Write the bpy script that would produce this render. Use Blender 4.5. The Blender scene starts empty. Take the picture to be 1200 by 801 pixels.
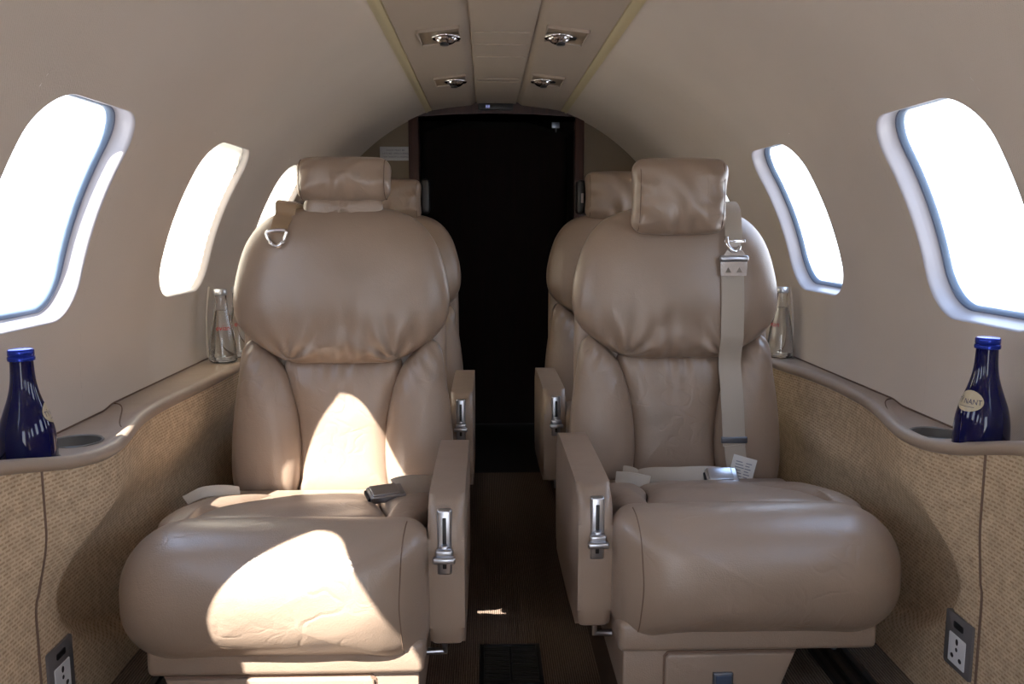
import bpy, bmesh, math, random
import numpy as np
from mathutils import Vector, Matrix
from mathutils.bvhtree import BVHTree
random.seed(7)
rng = np.random.default_rng(5)
S = bpy.context.scene
COL = S.collection
PI = math.pi

# ------------------------------------------------------------------ basics
def link(name, me, mat=None, parent=None):
    o = bpy.data.objects.new(name, me)
    COL.objects.link(o)
    if mat is not None:
        me.materials.append(mat)
    if parent is not None:
        o.parent = parent
    return o

def mesh(name, verts, faces, mat=None, parent=None, smooth=True, sharp=None):
    me = bpy.data.meshes.new(name)
    me.from_pydata([tuple(map(float, v)) for v in verts], [], [tuple(map(int, f)) for f in faces])
    bm = bmesh.new(); bm.from_mesh(me)
    bmesh.ops.recalc_face_normals(bm, faces=bm.faces)
    if sharp is not None:
        for e in bm.edges:
            if len(e.link_faces) == 2 and e.calc_face_angle(0) > sharp:
                e.smooth = False
    for f in bm.faces:
        f.smooth = smooth
    bm.to_mesh(me); bm.free()
    me.update()
    return link(name, me, mat, parent)

def bm_obj(name, bm, mat=None, parent=None, smooth=True, sharp=0.6):
    bmesh.ops.recalc_face_normals(bm, faces=bm.faces)
    for f in bm.faces:
        f.smooth = smooth
    if sharp is not None:
        for e in bm.edges:
            if len(e.link_faces) == 2 and e.calc_face_angle(0) > sharp:
                e.smooth = False
    me = bpy.data.meshes.new(name)
    bm.to_mesh(me); bm.free()
    return link(name, me, mat, parent)

def add_box(bm, x0, x1, y0, y1, z0, z1, bev=0.0, seg=3, M=None):
    r = bmesh.ops.create_cube(bm, size=1.0)
    vs = r['verts']
    for v in vs:
        v.co = Vector(((x0 + x1) / 2 + v.co.x * (x1 - x0), (y0 + y1) / 2 + v.co.y * (y1 - y0), (z0 + z1) / 2 + v.co.z * (z1 - z0)))
    if bev > 0:
        es = list({e for v in vs for e in v.link_edges})
        g = bmesh.ops.bevel(bm, geom=es, offset=bev, segments=seg, profile=0.5, affect='EDGES')
        vs = list(set(g['verts']) | {v for v in vs if v.is_valid})
    if M is not None:
        for v in vs:
            v.co = M @ v.co
    return vs

def box(name, x0, x1, y0, y1, z0, z1, mat, parent=None, bev=0.0, seg=3, M=None):
    bm = bmesh.new()
    add_box(bm, min(x0, x1), max(x0, x1), y0, y1, z0, z1, bev, seg, M)
    return bm_obj(name, bm, mat, parent)

def catmull(pts, n, closed=True):
    p = np.array(pts, float)
    m = len(p)
    out = []
    segs = m if closed else m - 1
    for i in range(segs):
        if closed:
            a, b, c, d = p[(i - 1) % m], p[i], p[(i + 1) % m], p[(i + 2) % m]
        else:
            a, b, c, d = p[max(i - 1, 0)], p[i], p[i + 1], p[min(i + 2, m - 1)]
        for t in np.linspace(0, 1, 16, endpoint=False):
            out.append(0.5 * ((2 * b) + (c - a) * t + (2 * a - 5 * b + 4 * c - d) * t * t + (3 * b - a - 3 * c + d) * t ** 3))
    if not closed:
        out.append(p[-1])
    out = np.array(out)
    q = np.vstack([out, out[:1]]) if closed else out
    L = np.r_[0, np.cumsum(np.linalg.norm(np.diff(q, axis=0), axis=1))]
    s = np.linspace(0, L[-1], n, endpoint=not closed)
    return np.stack([np.interp(s, L, q[:, k]) for k in range(q.shape[1])], 1)

def rrect(w0, w1, h0, h1, radii, n=24):
    """rounded rectangle outline; radii: (w0h0, w1h0, w1h1, w0h1)"""
    pts = []
    cs = [(w0, h0, 1, 1, PI), (w1, h0, -1, 1, 1.5 * PI), (w1, h1, -1, -1, 0), (w0, h1, 1, -1, .5 * PI)]
    for (x, y, sx, sy, a0), r in zip(cs, radii):
        for k in range(n):
            a = a0 + (PI / 2) * k / (n - 1)
            pts.append((x + sx * r + r * math.cos(a), y + sy * r + r * math.sin(a)))
    return np.array(pts)

def resample(o, n):
    q = np.vstack([o, o[:1]])
    L = np.r_[0, np.cumsum(np.linalg.norm(np.diff(q, axis=0), axis=1))]
    s = np.linspace(0, L[-1], n, endpoint=False)
    return np.stack([np.interp(s, L, q[:, k]) for k in range(2)], 1)

def dist_to(o, p):
    a = o; b = np.roll(o, -1, 0)
    d = b - a
    l2 = np.maximum((d ** 2).sum(1), 1e-12)
    t = np.clip(((p[:, None, :] - a[None]) * d[None]).sum(2) / l2[None], 0, 1)
    q = a[None] + t[..., None] * d[None]
    return np.sqrt(((p[:, None, :] - q) ** 2).sum(2)).min(1)

def pillow(name, o, mapf, T, R, mat, parent, dome=0.0, Tb=0.0, Rb=None, rings=24, center=None, disp=None, k=2.0, relax=14):
    """stuffed cushion: outline o (a,h), bulging T to the front and Tb to the back with edge radius R"""
    n = len(o)
    c = np.array(center) if center is not None else o.mean(0)
    V, F = [], []
    def half(T, R, dome, sign, first):
        base = []
        for i in range(0 if first else 1, rings):
            t = 1 - (i / rings) ** 1.5
            p = c + (o - c) * t
            d = dist_to(o, p) if i else np.zeros(n)
            u = np.clip(d / R, 0, 1)
            base.append((p, d, T * (1 - (1 - u) ** k) ** (1 / k) + dome * (1 - t * t)))
        D = np.array([b[2] for b in base])
        # relax the ridge lines where edge distances meet
        for _ in range(relax):
            A = .5 * D + .25 * (np.roll(D, 1, 1) + np.roll(D, -1, 1))
            A = .5 * A + .25 * (np.roll(A, 2, 1) + np.roll(A, -2, 1))
            if first: A[0] = D[0]
            B = A.copy()
            B[1:-1] = .6 * A[1:-1] + .2 * (A[:-2] + A[2:])
            f = np.clip((np.arange(len(D)) - 5) / 6, 0, 1)[:, None]
            D = A * (1 - f) + B * f
        idx = []
        for (p, d, _), dep in zip(base, D):
            if disp is not None and sign > 0:
                dep = dep + disp(p[:, 0], p[:, 1], d)
            idx.append(len(V))
            V.extend(mapf(p[:, 0], p[:, 1], sign * dep))
        base = idx
        p = c[None]
        d = dist_to(o, p)
        dep = np.array([D[-1].mean()])
        if disp is not None and sign > 0:
            dep = dep + disp(p[:, 0], p[:, 1], d)
        ci = len(V)
        V.extend(mapf(p[:, 0], p[:, 1], sign * dep))
        return base, ci
    fb, fc = half(T, R, dome, 1, True)
    def stitch(bs, ci):
        for b0, b1 in zip(bs[:-1], bs[1:]):
            for j in range(n):
                F.append((b0 + j, b0 + (j + 1) % n, b1 + (j + 1) % n, b1 + j))
        b = bs[-1]
        for j in range(n):
            F.append((b + j, b + (j + 1) % n, ci))
    stitch(fb, fc)
    if Tb > 0:
        bb, bc = half(Tb, Rb or R, dome, -1, False)
        stitch([fb[0]] + bb, bc)
    return mesh(name, V, F, mat, parent)

def lathe(name, prof, mat, parent=None, n=48, loc=(0, 0, 0), closed=False):
    V, F = [], []
    m = len(prof)
    for r, z in prof:
        for j in range(n):
            a = 2 * PI * j / n
            V.append((loc[0] + r * math.cos(a), loc[1] + r * math.sin(a), loc[2] + z))
    for i in range(m - 1 if not closed else m):
        for j in range(n):
            i2 = (i + 1) % m
            F.append((i * n + j, i * n + (j + 1) % n, i2 * n + (j + 1) % n, i2 * n + j))
    o = mesh(name, V, F, mat, parent, sharp=0.9)
    bm = bmesh.new(); bm.from_mesh(o.data)
    bmesh.ops.remove_doubles(bm, verts=bm.verts, dist=1e-6)
    bmesh.ops.recalc_face_normals(bm, faces=bm.faces)
    bm.to_mesh(o.data); bm.free()
    return o

def sweep_rect(name, pts, wdirs, ndirs, w, th, mat, parent=None):
    """flat strap: rectangle w x th swept along pts"""
    V, F = [], []
    n = len(pts)
    ws = w if hasattr(w, '__len__') else [w] * n
    for p, wd, nd, ww in zip(pts, wdirs, ndirs, ws):
        p = np.array(p); wd = np.array(wd, float); nd = np.array(nd, float)
        for a, b in ((-.5, -.35), (-.46, -.5), (.46, -.5), (.5, -.35), (.5, .35), (.46, .5), (-.46, .5), (-.5, .35)):
            V.append(p + wd * ww * a + nd * th * b)
    for i in range(n - 1):
        for j in range(8):
            F.append((i * 8 + j, i * 8 + (j + 1) % 8, (i + 1) * 8 + (j + 1) % 8, (i + 1) * 8 + j))
    F.append(tuple(range(8))); F.append(tuple(range((n - 1) * 8, n * 8)))
    return mesh(name, V, F, mat, parent, sharp=0.8)

def tube(name, pts, r, mat, parent=None, n=10, closed=False):
    pts = [Vector(p) for p in pts]
    V, F = [], []
    m = len(pts)
    for i, p in enumerate(pts):
        a = pts[(i - 1) % m] if (closed or i > 0) else p
        b = pts[(i + 1) % m] if (closed or i < m - 1) else p
        t = (b - a).normalized()
        u = t.cross(Vector((0.13, 0.31, 0.94)))
        if u.length < 0.05:
            u = t.cross(Vector((1, 0, 0)))
        u.normalize(); v = t.cross(u)
        for j in range(n):
            an = 2 * PI * j / n
            V.append(p + u * r * math.cos(an) + v * r * math.sin(an))
    for i in range(m if closed else m - 1):
        i2 = (i + 1) % m
        for j in range(n):
            F.append((i * n + j, i * n + (j + 1) % n, i2 * n + (j + 1) % n, i2 * n + j))
    if not closed:
        F.append(tuple(range(n))); F.append(tuple(range((m - 1) * n, m * n)))
    return mesh(name, V, F, mat, parent, sharp=1.0)

def extrude_poly(name, pts, axis_map, d0, d1, mat, parent=None, bev=0.0, seg=3, holes=()):
    """polygon pts (u,v) extruded from d0 to d1; axis_map(u,v,d)->xyz"""
    bm = bmesh.new()
    a = [bm.verts.new(axis_map(u, v, d0)) for u, v in pts]
    b = [bm.verts.new(axis_map(u, v, d1)) for u, v in pts]
    n = len(pts)
    fa = bm.faces.new(a); fb = bm.faces.new(b)
    for j in range(n):
        bm.faces.new((a[j], a[(j + 1) % n], b[(j + 1) % n], b[j]))
    if bev > 0:
        es = list(set(fa.edges) | set(fb.edges))
        bmesh.ops.bevel(bm, geom=es, offset=bev, segments=seg, profile=0.5, affect='EDGES')
    return bm_obj(name, bm, mat, parent)

def empty(name, loc, label, cat, group=None):
    o = bpy.data.objects.new(name, None)
    COL.objects.link(o)
    o.location = loc
    o.empty_display_size = .1
    tag(o, label, cat, group)
    return o

def tag(o, label, cat, group=None):
    o['label'] = label; o['category'] = cat
    if group: o['group'] = group
    return o

def struct(o):
    o['kind'] = 'structure'
    return o

def text_verts(body, size, align='CENTER'):
    cu = bpy.data.curves.new('tmp_text', 'FONT')
    cu.body = body; cu.size = size; cu.align_x = align; cu.align_y = 'CENTER'
    cu.resolution_u = 2
    o = bpy.data.objects.new('tmp_text', cu)
    COL.objects.link(o)
    bpy.context.view_layer.update()
    dg = bpy.context.evaluated_depsgraph_get()
    me = bpy.data.meshes.new_from_object(o.evaluated_get(dg))
    v = [tuple(x.co) for x in me.vertices]; f = [tuple(p.vertices) for p in me.polygons]
    bpy.data.objects.remove(o); bpy.data.curves.remove(cu); bpy.data.meshes.remove(me)
    return v, f

# ------------------------------------------------------------------ materials
def nt(name):
    m = bpy.data.materials.new(name)
    m.use_nodes = True
    t = m.node_tree
    return m, t, t.nodes['Principled BSDF'], t.nodes, t.links

def simple(name, col, rough=.5, metal=0.0, spec=.5, **kw):
    m, t, b, N, L = nt(name)
    b.inputs['Base Color'].default_value = (*col, 1)
    b.inputs['Roughness'].default_value = rough
    b.inputs['Metallic'].default_value = metal
    b.inputs['Specular IOR Level'].default_value = spec
    for k_, v in kw.items():
        b.inputs[k_].default_value = v
    return m

def math_n(N, L, op, a, b=None, c=None):
    n = N.new('ShaderNodeMath'); n.operation = op
    for i, x in enumerate((a, b, c)):
        if x is None: continue
        if isinstance(x, (int, float)): n.inputs[i].default_value = x
        else: L.new(x, n.inputs[i])
    return n.outputs[0]

def ramp(N, L, fac, stops):
    r = N.new('ShaderNodeValToRGB')
    while len(r.color_ramp.elements) < len(stops):
        r.color_ramp.elements.new(.5)
    for e, (p, c) in zip(r.color_ramp.elements, stops):
        e.position = p; e.color = (*c, 1) if len(c) == 3 else c
    L.new(fac, r.inputs[0])
    return r.outputs[0]

def leather(name, c, rough=.34, crease=.30, grain=.10):
    m, t, b, N, L = nt(name)
    tc = N.new('ShaderNodeTexCoord')
    n1 = N.new('ShaderNodeTexNoise'); n1.inputs['Scale'].default_value = 6; n1.inputs['Detail'].default_value = 4
    L.new(tc.outputs['Object'], n1.inputs['Vector'])
    col = ramp(N, L, n1.outputs['Fac'], [(.3, tuple(x * .93 for x in c)), (.7, tuple(min(1, x * 1.05) for x in c))])
    L.new(col, b.inputs['Base Color'])
    n2 = N.new('ShaderNodeTexNoise'); n2.inputs['Scale'].default_value = 14; n2.inputs['Detail'].default_value = 3
    L.new(tc.outputs['Object'], n2.inputs['Vector'])
    rg = N.new('ShaderNodeMapRange'); rg.inputs[3].default_value = rough - .06; rg.inputs[4].default_value = rough + .1
    L.new(n2.outputs['Fac'], rg.inputs[0]); L.new(rg.outputs[0], b.inputs['Roughness'])
    b.inputs['Specular IOR Level'].default_value = .6
    b.inputs['Coat Weight'].default_value = .22; b.inputs['Coat Roughness'].default_value = .30
    # creases : warped voronoi edges, only in patches
    wn = N.new('ShaderNodeTexNoise'); wn.inputs['Scale'].default_value = 9; wn.inputs['Detail'].default_value = 2
    L.new(tc.outputs['Object'], wn.inputs['Vector'])
    mx = N.new('ShaderNodeMix'); mx.data_type = 'VECTOR'; mx.inputs[0].default_value = .25
    L.new(tc.outputs['Object'], mx.inputs[4]); L.new(wn.outputs['Color'], mx.inputs[5])
    vo = N.new('ShaderNodeTexVoronoi'); vo.feature = 'DISTANCE_TO_EDGE'; vo.inputs['Scale'].default_value = 16
    L.new(mx.outputs[1], vo.inputs['Vector'])
    e = math_n(N, L, 'SUBTRACT', 1.0, math_n(N, L, 'MINIMUM', math_n(N, L, 'MULTIPLY', vo.outputs['Distance'], 9.0), 1.0))
    mk = N.new('ShaderNodeTexNoise'); mk.inputs['Scale'].default_value = 5
    L.new(tc.outputs['Object'], mk.inputs['Vector'])
    mr = N.new('ShaderNodeMapRange'); mr.inputs[1].default_value = .48; mr.inputs[2].default_value = .68
    L.new(mk.outputs['Fac'], mr.inputs[0])
    cre = math_n(N, L, 'MULTIPLY', math_n(N, L, 'MULTIPLY', e, mr.outputs[0]), -crease)
    gv = N.new('ShaderNodeTexVoronoi'); gv.inputs['Scale'].default_value = 420
    L.new(tc.outputs['Object'], gv.inputs['Vector'])
    soft = N.new('ShaderNodeTexNoise'); soft.inputs['Scale'].default_value = 11; soft.inputs['Detail'].default_value = 3; soft.inputs['Distortion'].default_value = .8
    L.new(tc.outputs['Object'], soft.inputs['Vector'])
    h = math_n(N, L, 'ADD', cre, math_n(N, L, 'MULTIPLY', gv.outputs['Distance'], grain))
    h = math_n(N, L, 'ADD', h, math_n(N, L, 'MULTIPLY', soft.outputs['Fac'], .9))
    bp = N.new('ShaderNodeBump'); bp.inputs['Strength'].default_value = .5; bp.inputs['Distance'].default_value = .004
    L.new(h, bp.inputs['Height']); L.new(bp.outputs[0], b.inputs['Normal'])
    return m

def lining_mat(name, c):
    m, t, b, N, L = nt(name)
    tc = N.new('ShaderNodeTexCoord')
    n1 = N.new('ShaderNodeTexNoise'); n1.inputs['Scale'].default_value = 2.5; n1.inputs['Detail'].default_value = 3
    L.new(tc.outputs['Object'], n1.inputs['Vector'])
    col = ramp(N, L, n1.outputs['Fac'], [(.3, tuple(x * .95 for x in c)), (.7, tuple(x * 1.03 for x in c))])
    L.new(col, b.inputs['Base Color'])
    b.inputs['Roughness'].default_value = .7
    b.inputs['Specular IOR Level'].default_value = .3
    # fine fabric weave
    sx = N.new('ShaderNodeSeparateXYZ'); L.new(tc.outputs['Object'], sx.inputs[0])
    w1 = math_n(N, L, 'SINE', math_n(N, L, 'MULTIPLY', sx.outputs['Y'], 1500.0))
    w2 = math_n(N, L, 'SINE', math_n(N, L, 'MULTIPLY', sx.outputs['Z'], 1500.0))
    nz = N.new('ShaderNodeTexNoise'); nz.inputs['Scale'].default_value = 320; nz.inputs['Detail'].default_value = 2
    L.new(tc.outputs['Object'], nz.inputs['Vector'])
    h = math_n(N, L, 'ADD', math_n(N, L, 'MULTIPLY', math_n(N, L, 'MULTIPLY', w1, w2), .25), nz.outputs['Fac'])
    bp = N.new('ShaderNodeBump'); bp.inputs['Strength'].default_value = .35; bp.inputs['Distance'].default_value = .0012
    L.new(h, bp.inputs['Height']); L.new(bp.outputs[0], b.inputs['Normal'])
    return m

def weave_mat(name):
    m, t, b, N, L = nt(name)
    tc = N.new('ShaderNodeTexCoord')
    sx = N.new('ShaderNodeSeparateXYZ'); L.new(tc.outputs['Object'], sx.inputs[0])
    cb = N.new('ShaderNodeCombineXYZ')
    L.new(sx.outputs['Y'], cb.inputs[0]); L.new(sx.outputs['Z'], cb.inputs[1])
    wn = N.new('ShaderNodeTexNoise'); wn.inputs['Scale'].default_value = 30; wn.inputs['Detail'].default_value = 2
    L.new(tc.outputs['Object'], wn.inputs['Vector'])
    mx = N.new('ShaderNodeMix'); mx.data_type = 'VECTOR'; mx.inputs[0].default_value = .004
    L.new(cb.outputs[0], mx.inputs[4]); L.new(wn.outputs['Color'], mx.inputs[5])
    br = N.new('ShaderNodeTexBrick')
    br.inputs['Color1'].default_value = (.42, .295, .185, 1); br.inputs['Color2'].default_value = (.52, .385, .255, 1)
    br.inputs['Mortar'].default_value = (.63, .495, .345, 1)
    br.inputs['Scale'].default_value = 1.0
    br.inputs['Mortar Size'].default_value = .0019; br.inputs['Mortar Smooth'].default_value = .25
    br.inputs['Brick Width'].default_value = .0120; br.inputs['Row Height'].default_value = .0060
    br.offset = .5
    L.new(mx.outputs[1], br.inputs['Vector'])
    nz = N.new('ShaderNodeTexNoise'); nz.inputs['Scale'].default_value = 60; nz.inputs['Detail'].default_value = 3
    L.new(tc.outputs['Object'], nz.inputs['Vector'])
    mc = N.new('ShaderNodeMix'); mc.data_type = 'RGBA'; mc.blend_type = 'MULTIPLY'; mc.inputs[0].default_value = .55
    L.new(br.outputs['Color'], mc.inputs[6])
    rp = ramp(N, L, nz.outputs['Fac'], [(.3, (.62, .58, .54)), (.7, (1.1, 1.08, 1.05))])
    L.new(rp, mc.inputs[7]); L.new(mc.outputs[2], b.inputs['Base Color'])
    b.inputs['Roughness'].default_value = .75; b.inputs['Specular IOR Level'].default_value = .25
    bp = N.new('ShaderNodeBump'); bp.inputs['Strength'].default_value = .7; bp.inputs['Distance'].default_value = .0015
    L.new(br.outputs['Fac'], bp.inputs['Height']); L.new(bp.outputs[0], b.inputs['Normal'])
    return m

def carpet_mat(name, c0, c1, period=.0052):
    m, t, b, N, L = nt(name)
    tc = N.new('ShaderNodeTexCoord')
    sx = N.new('ShaderNodeSeparateXYZ'); L.new(tc.outputs['Object'], sx.inputs[0])
    nz = N.new('ShaderNodeTexNoise'); nz.inputs['Scale'].default_value = 140; nz.inputs['Detail'].default_value = 3
    L.new(tc.outputs['Object'], nz.inputs['Vector'])
    w = math_n(N, L, 'SINE', math_n(N, L, 'ADD', math_n(N, L, 'MULTIPLY', sx.outputs['X'], 2 * PI / period), math_n(N, L, 'MULTIPLY', nz.outputs['Fac'], 2.2)))
    w = math_n(N, L, 'MULTIPLY_ADD', w, .35, .5)
    f = math_n(N, L, 'ADD', math_n(N, L, 'MULTIPLY', w, .7), math_n(N, L, 'MULTIPLY', nz.outputs['Fac'], .3))
    L.new(ramp(N, L, f, [(.2, c0), (.8, c1)]), b.inputs['Base Color'])
    b.inputs['Roughness'].default_value = .95; b.inputs['Specular IOR Level'].default_value = .1
    bp = N.new('ShaderNodeBump'); bp.inputs['Strength'].default_value = .8; bp.inputs['Distance'].default_value = .003
    L.new(f, bp.inputs['Height']); L.new(bp.outputs[0], b.inputs['Normal'])
    return m

def wood_mat(name, c0, c1, rough=.35):
    m, t, b, N, L = nt(name)
    tc = N.new('ShaderNodeTexCoord')
    mp = N.new('ShaderNodeMapping'); mp.inputs['Scale'].default_value = (18, 18, 1.5)
    L.new(tc.outputs['Object'], mp.inputs[0])
    nz = N.new('ShaderNodeTexNoise'); nz.inputs['Scale'].default_value = 2.0; nz.inputs['Detail'].default_value = 6; nz.inputs['Distortion'].default_value = 1.2
    L.new(mp.outputs[0], nz.inputs['Vector'])
    L.new(ramp(N, L, nz.outputs['Fac'], [(.35, c0), (.65, c1)]), b.inputs['Base Color'])
    b.inputs['Roughness'].default_value = rough
    return m

def strap_mat(name, c):
    m, t, b, N, L = nt(name)
    tc = N.new('ShaderNodeTexCoord')
    wv = N.new('ShaderNodeTexWave'); wv.inputs['Scale'].default_value = 220; wv.inputs['Distortion'].default_value = .3; wv.bands_direction = 'DIAGONAL'
    L.new(tc.outputs['Object'], wv.inputs['Vector'])
    L.new(ramp(N, L, wv.outputs['Fac'], [(.2, tuple(x * .85 for x in c)), (.8, c)]), b.inputs['Base Color'])
    b.inputs['Roughness'].default_value = .5
    b.inputs['Sheen Weight'].default_value = .3
    bp = N.new('ShaderNodeBump'); bp.inputs['Strength'].default_value = .3; bp.inputs['Distance'].default_value = .0008
    L.new(wv.outputs['Fac'], bp.inputs['Height']); L.new(bp.outputs[0], b.inputs['Normal'])
    return m

def pane_mat(name, tint):
    m, t, b, N, L = nt(name)
    N.remove(b)
    tr = N.new('ShaderNodeBsdfTransparent'); tr.inputs[0].default_value = (*tint, 1)
    gl = N.new('ShaderNodeBsdfGlossy'); gl.inputs['Roughness'].default_value = .03
    lw = N.new('ShaderNodeLayerWeight'); lw.inputs[0].default_value = .5
    fr = N.new('ShaderNodeMath'); fr.operation = 'POWER'; fr.inputs[1].default_value = 5.0
    L.new(lw.outputs['Facing'], fr.inputs[0])
    mx = N.new('ShaderNodeMixShader')
    L.new(fr.outputs[0], mx.inputs[0]); L.new(tr.outputs[0], mx.inputs[1]); L.new(gl.outputs[0], mx.inputs[2])
    L.new(mx.outputs[0], N['Material Output'].inputs[0])
    return m

def shade_mat(name):
    m, t, b, N, L = nt(name)
    N.remove(b)
    d = N.new('ShaderNodeBsdfDiffuse'); d.inputs[0].default_value = (.80, .72, .58, 1)
    r = N.new('ShaderNodeBsdfTranslucent'); r.inputs[0].default_value = (.86, .77, .60, 1)
    mx = N.new('ShaderNodeMixShader'); mx.inputs[0].default_value = .6
    L.new(d.outputs[0], mx.inputs[1]); L.new(r.outputs[0], mx.inputs[2])
    L.new(mx.outputs[0], N['Material Output'].inputs[0])
    return m

def glass_mat(name, c, rough=0.0, ior=1.45):
    m, t, b, N, L = nt(name)
    b.inputs['Base Color'].default_value = (*c, 1)
    b.inputs['Transmission Weight'].default_value = 1
    b.inputs['Roughness'].default_value = rough
    b.inputs['IOR'].default_value = ior
    return m

LEA = leather('tan_leather', (.305, .224, .168))
LEAR = leather('tan_leather_creased', (.305, .224, .168), rough=.34, crease=.75)
LEAS = leather('tan_leather_taut', (.305, .224, .168), rough=.34, crease=.05)
LEA2 = leather('tan_leather_smooth', (.305, .224, .168), rough=.38, crease=.04)
LEDGE = leather('ledge_leather', (.33, .25, .19), rough=.42, crease=0, grain=.08)
SEAM = simple('seam_thread', (.16, .10, .07), .7)
LIN = lining_mat('lining_fabric', (.68, .60, .525))
PAN = lining_mat('ceiling_vinyl', (.46, .385, .315))
CRN = simple('ceiling_cream_strip', (.62, .53, .33), .5)
WEAVE = weave_mat('woven_straw')
CARP = carpet_mat('brown_rib_carpet', (.075, .053, .040), (.24, .172, .132))
CARP2 = carpet_mat('grey_brown_rib_carpet', (.09, .07, .055), (.25, .20, .16))
WOOD = wood_mat('dark_red_wood', (.030, .010, .008), (.055, .020, .014))
WOODM = wood_mat('dark_matt_wood', (.012, .004, .003), (.018, .006, .005), .8)
WOOD2 = wood_mat('brown_wood', (.05, .025, .018), (.09, .05, .03))
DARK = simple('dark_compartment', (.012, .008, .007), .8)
BLACK = simple('black_plastic', (.012, .012, .014), .4)
RAIL = simple('black_rail', (.02, .018, .018), .45, .3)
CHROME = simple('chrome', (.85, .85, .87), .08, 1.0)
STEEL = simple('brushed_steel', (.50, .52, .57), .28, 1.0)
GUN = simple('dark_steel', (.20, .22, .26), .3, .9)
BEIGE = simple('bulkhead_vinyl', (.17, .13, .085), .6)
REV = simple('window_surround', (.40, .375, .39), .32)
RUB = simple('window_seal', (.10, .12, .18), .5)
BLUEF = simple('window_frame_blue', (.22, .30, .42), .35)
PANE = pane_mat('window_acrylic', (.97, .98, 1.0))
SHADE = shade_mat('window_shade_fabric')
STRAP = strap_mat('grey_belt_webbing', (.46, .40, .33))
STRAPB = strap_mat('brown_belt_webbing', (.34, .22, .12))
STRAPW = strap_mat('pale_belt_webbing', (.62, .57, .50))
PAPER = simple('white_label', (.75, .74, .72), .6)
INK = simple('label_ink', (.08, .08, .10), .7)
PLAC = simple('placard_grey', (.42, .42, .43), .5)
OUTF = simple('outlet_frame_grey', (.16, .15, .155), .45, .2)
OUTW = simple('outlet_white', (.72, .72, .74), .4)
CUP = simple('cup_liner', (.16, .145, .125), .35)
BLUEG = simple('blue_glass', (.0008, .002, .05), .05, 0, .45)
BLUEC = simple('blue_metal_cap', (.012, .035, .36), .25, .55)
GOLD = simple('gold_label', (.55, .47, .33), .45, .2)
NAVY = simple('navy_ink', (.01, .015, .10), .5)
CLEAR = glass_mat('clear_glass', (.97, .98, .98))
WATER = glass_mat('water', (.97, .985, .99), 0, 1.33)
SILV = simple('silver_cap', (.55, .56, .58), .3, .8)
RED = simple('red_print', (.55, .04, .05), .5)
CONC = simple('apron_concrete', (.45, .44, .43), .9)

# ------------------------------------------------------------------ cabin shell
RC, ZC = .75, .71            # lining circle
Y0, Y1 = -1.3, 3.36          # forward end, aft bulkhead
def wx(z, R=RC): return math.sqrt(max(R * R - (z - ZC) ** 2, 0))
# arc coordinate q = angle (rad) above horizontal;   point = (R cos q, z = ZC + R sin q)
def arc(side, y, q, R=RC): return (side * R * math.cos(q), y, ZC + R * math.sin(q))
Q_LEDGE, Q_TOP = -.10, math.acos(.262 / RC)
WIN_C = [-.685, -.01, .665, 1.31, 1.983, 2.658]
WHY = .160
QW0, QW1 = math.asin((.826 - ZC) / RC), math.asin((1.160 - ZC) / RC)
QWC, WHQ = (QW0 + QW1) / 2, (QW1 - QW0) / 2 * RC      # centre angle, half height in arc length
def win_outline(inset, n=120):
    r = .078 - inset * .6
    o = rrect(-WHY + inset, WHY - inset, -WHQ + inset, WHQ - inset, (r, r, r, r), 40)
    return resample(o, n)
def win_pt(side, yc, u, v, R): return arc(side, yc + u, QWC + v / RC, R)

def make_wall(side, name):
    V, F = [], []
    def grid(ya, yb, qa, qb, ny, nq):
        b = len(V)
        for i in range(ny + 1):
            for j in range(nq + 1):
                V.append(arc(side, ya + (yb - ya) * i / ny, qa + (qb - qa) * j / nq))
        for i in range(ny):
            for j in range(nq):
                a = b + i * (nq + 1) + j
                F.append((a, a + 1, a + nq + 2, a + nq + 1))
    mx = .17 + .012   # half size of the square patch holding a window
    qa, qb = QWC - (WHQ + .03) / RC, QWC + (WHQ + .03) / RC
    ycur = Y0
    for yc in WIN_C:
        ya, yb = yc - mx, yc + mx
        grid(ycur, ya, Q_LEDGE, Q_TOP, 6, 48)
        grid(ya, yb, Q_LEDGE, qa, 4, 20)
        grid(ya, yb, qb, Q_TOP, 4, 20)
        hole = win_outline(0)
        hh = WHQ + .03
        out = []
        for (u, v) in hole:
            s = min(mx / abs(u) if abs(u) > 1e-9 else 1e9, hh / abs(v) if abs(v) > 1e-9 else 1e9)
            out.append((u * s, v * s))
        # snap the nearest points to the patch corners
        out = np.array(out)
        for cx_, cy_ in ((mx, hh), (-mx, hh), (mx, -hh), (-mx, -hh)):
            k = np.argmin(((out - (cx_, cy_)) ** 2).sum(1)); out[k] = (cx_, cy_)
        n = len(hole); b = len(V); K = 6
        for k in range(K + 1):
            p = hole + (out - hole) * (k / K)
            for (u, v) in p:
                V.append(win_pt(side, yc, u, v, RC))
        for k in range(K):
            for j in range(n):
                F.append((b + k * n + j, b + k * n + (j + 1) % n, b + (k + 1) * n + (j + 1) % n, b + (k + 1) * n + j))
        ycur = yb
    grid(ycur, Y1, Q_LEDGE, Q_TOP, 6, 48)
    return struct(mesh(name, V, F, LIN))
make_wall(-1, 'wall_left')
make_wall(1, 'wall_right')

def loft_outlines(name, rows, mat, parent, side, yc, smooth=True, cap=False):
    V, F = [], []
    n = None
    for inset, R in rows:
        o = win_outline(inset); n = len(o)
        for u, v in o: V.append(win_pt(side, yc, u, v, R))
    for k in range(len(rows) - 1):
        for j in range(n):
            F.append((k * n + j, k * n + (j + 1) % n, (k + 1) * n + (j + 1) % n, (k + 1) * n + j))
    return mesh(name, V, F, mat, parent, smooth=smooth)

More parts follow.
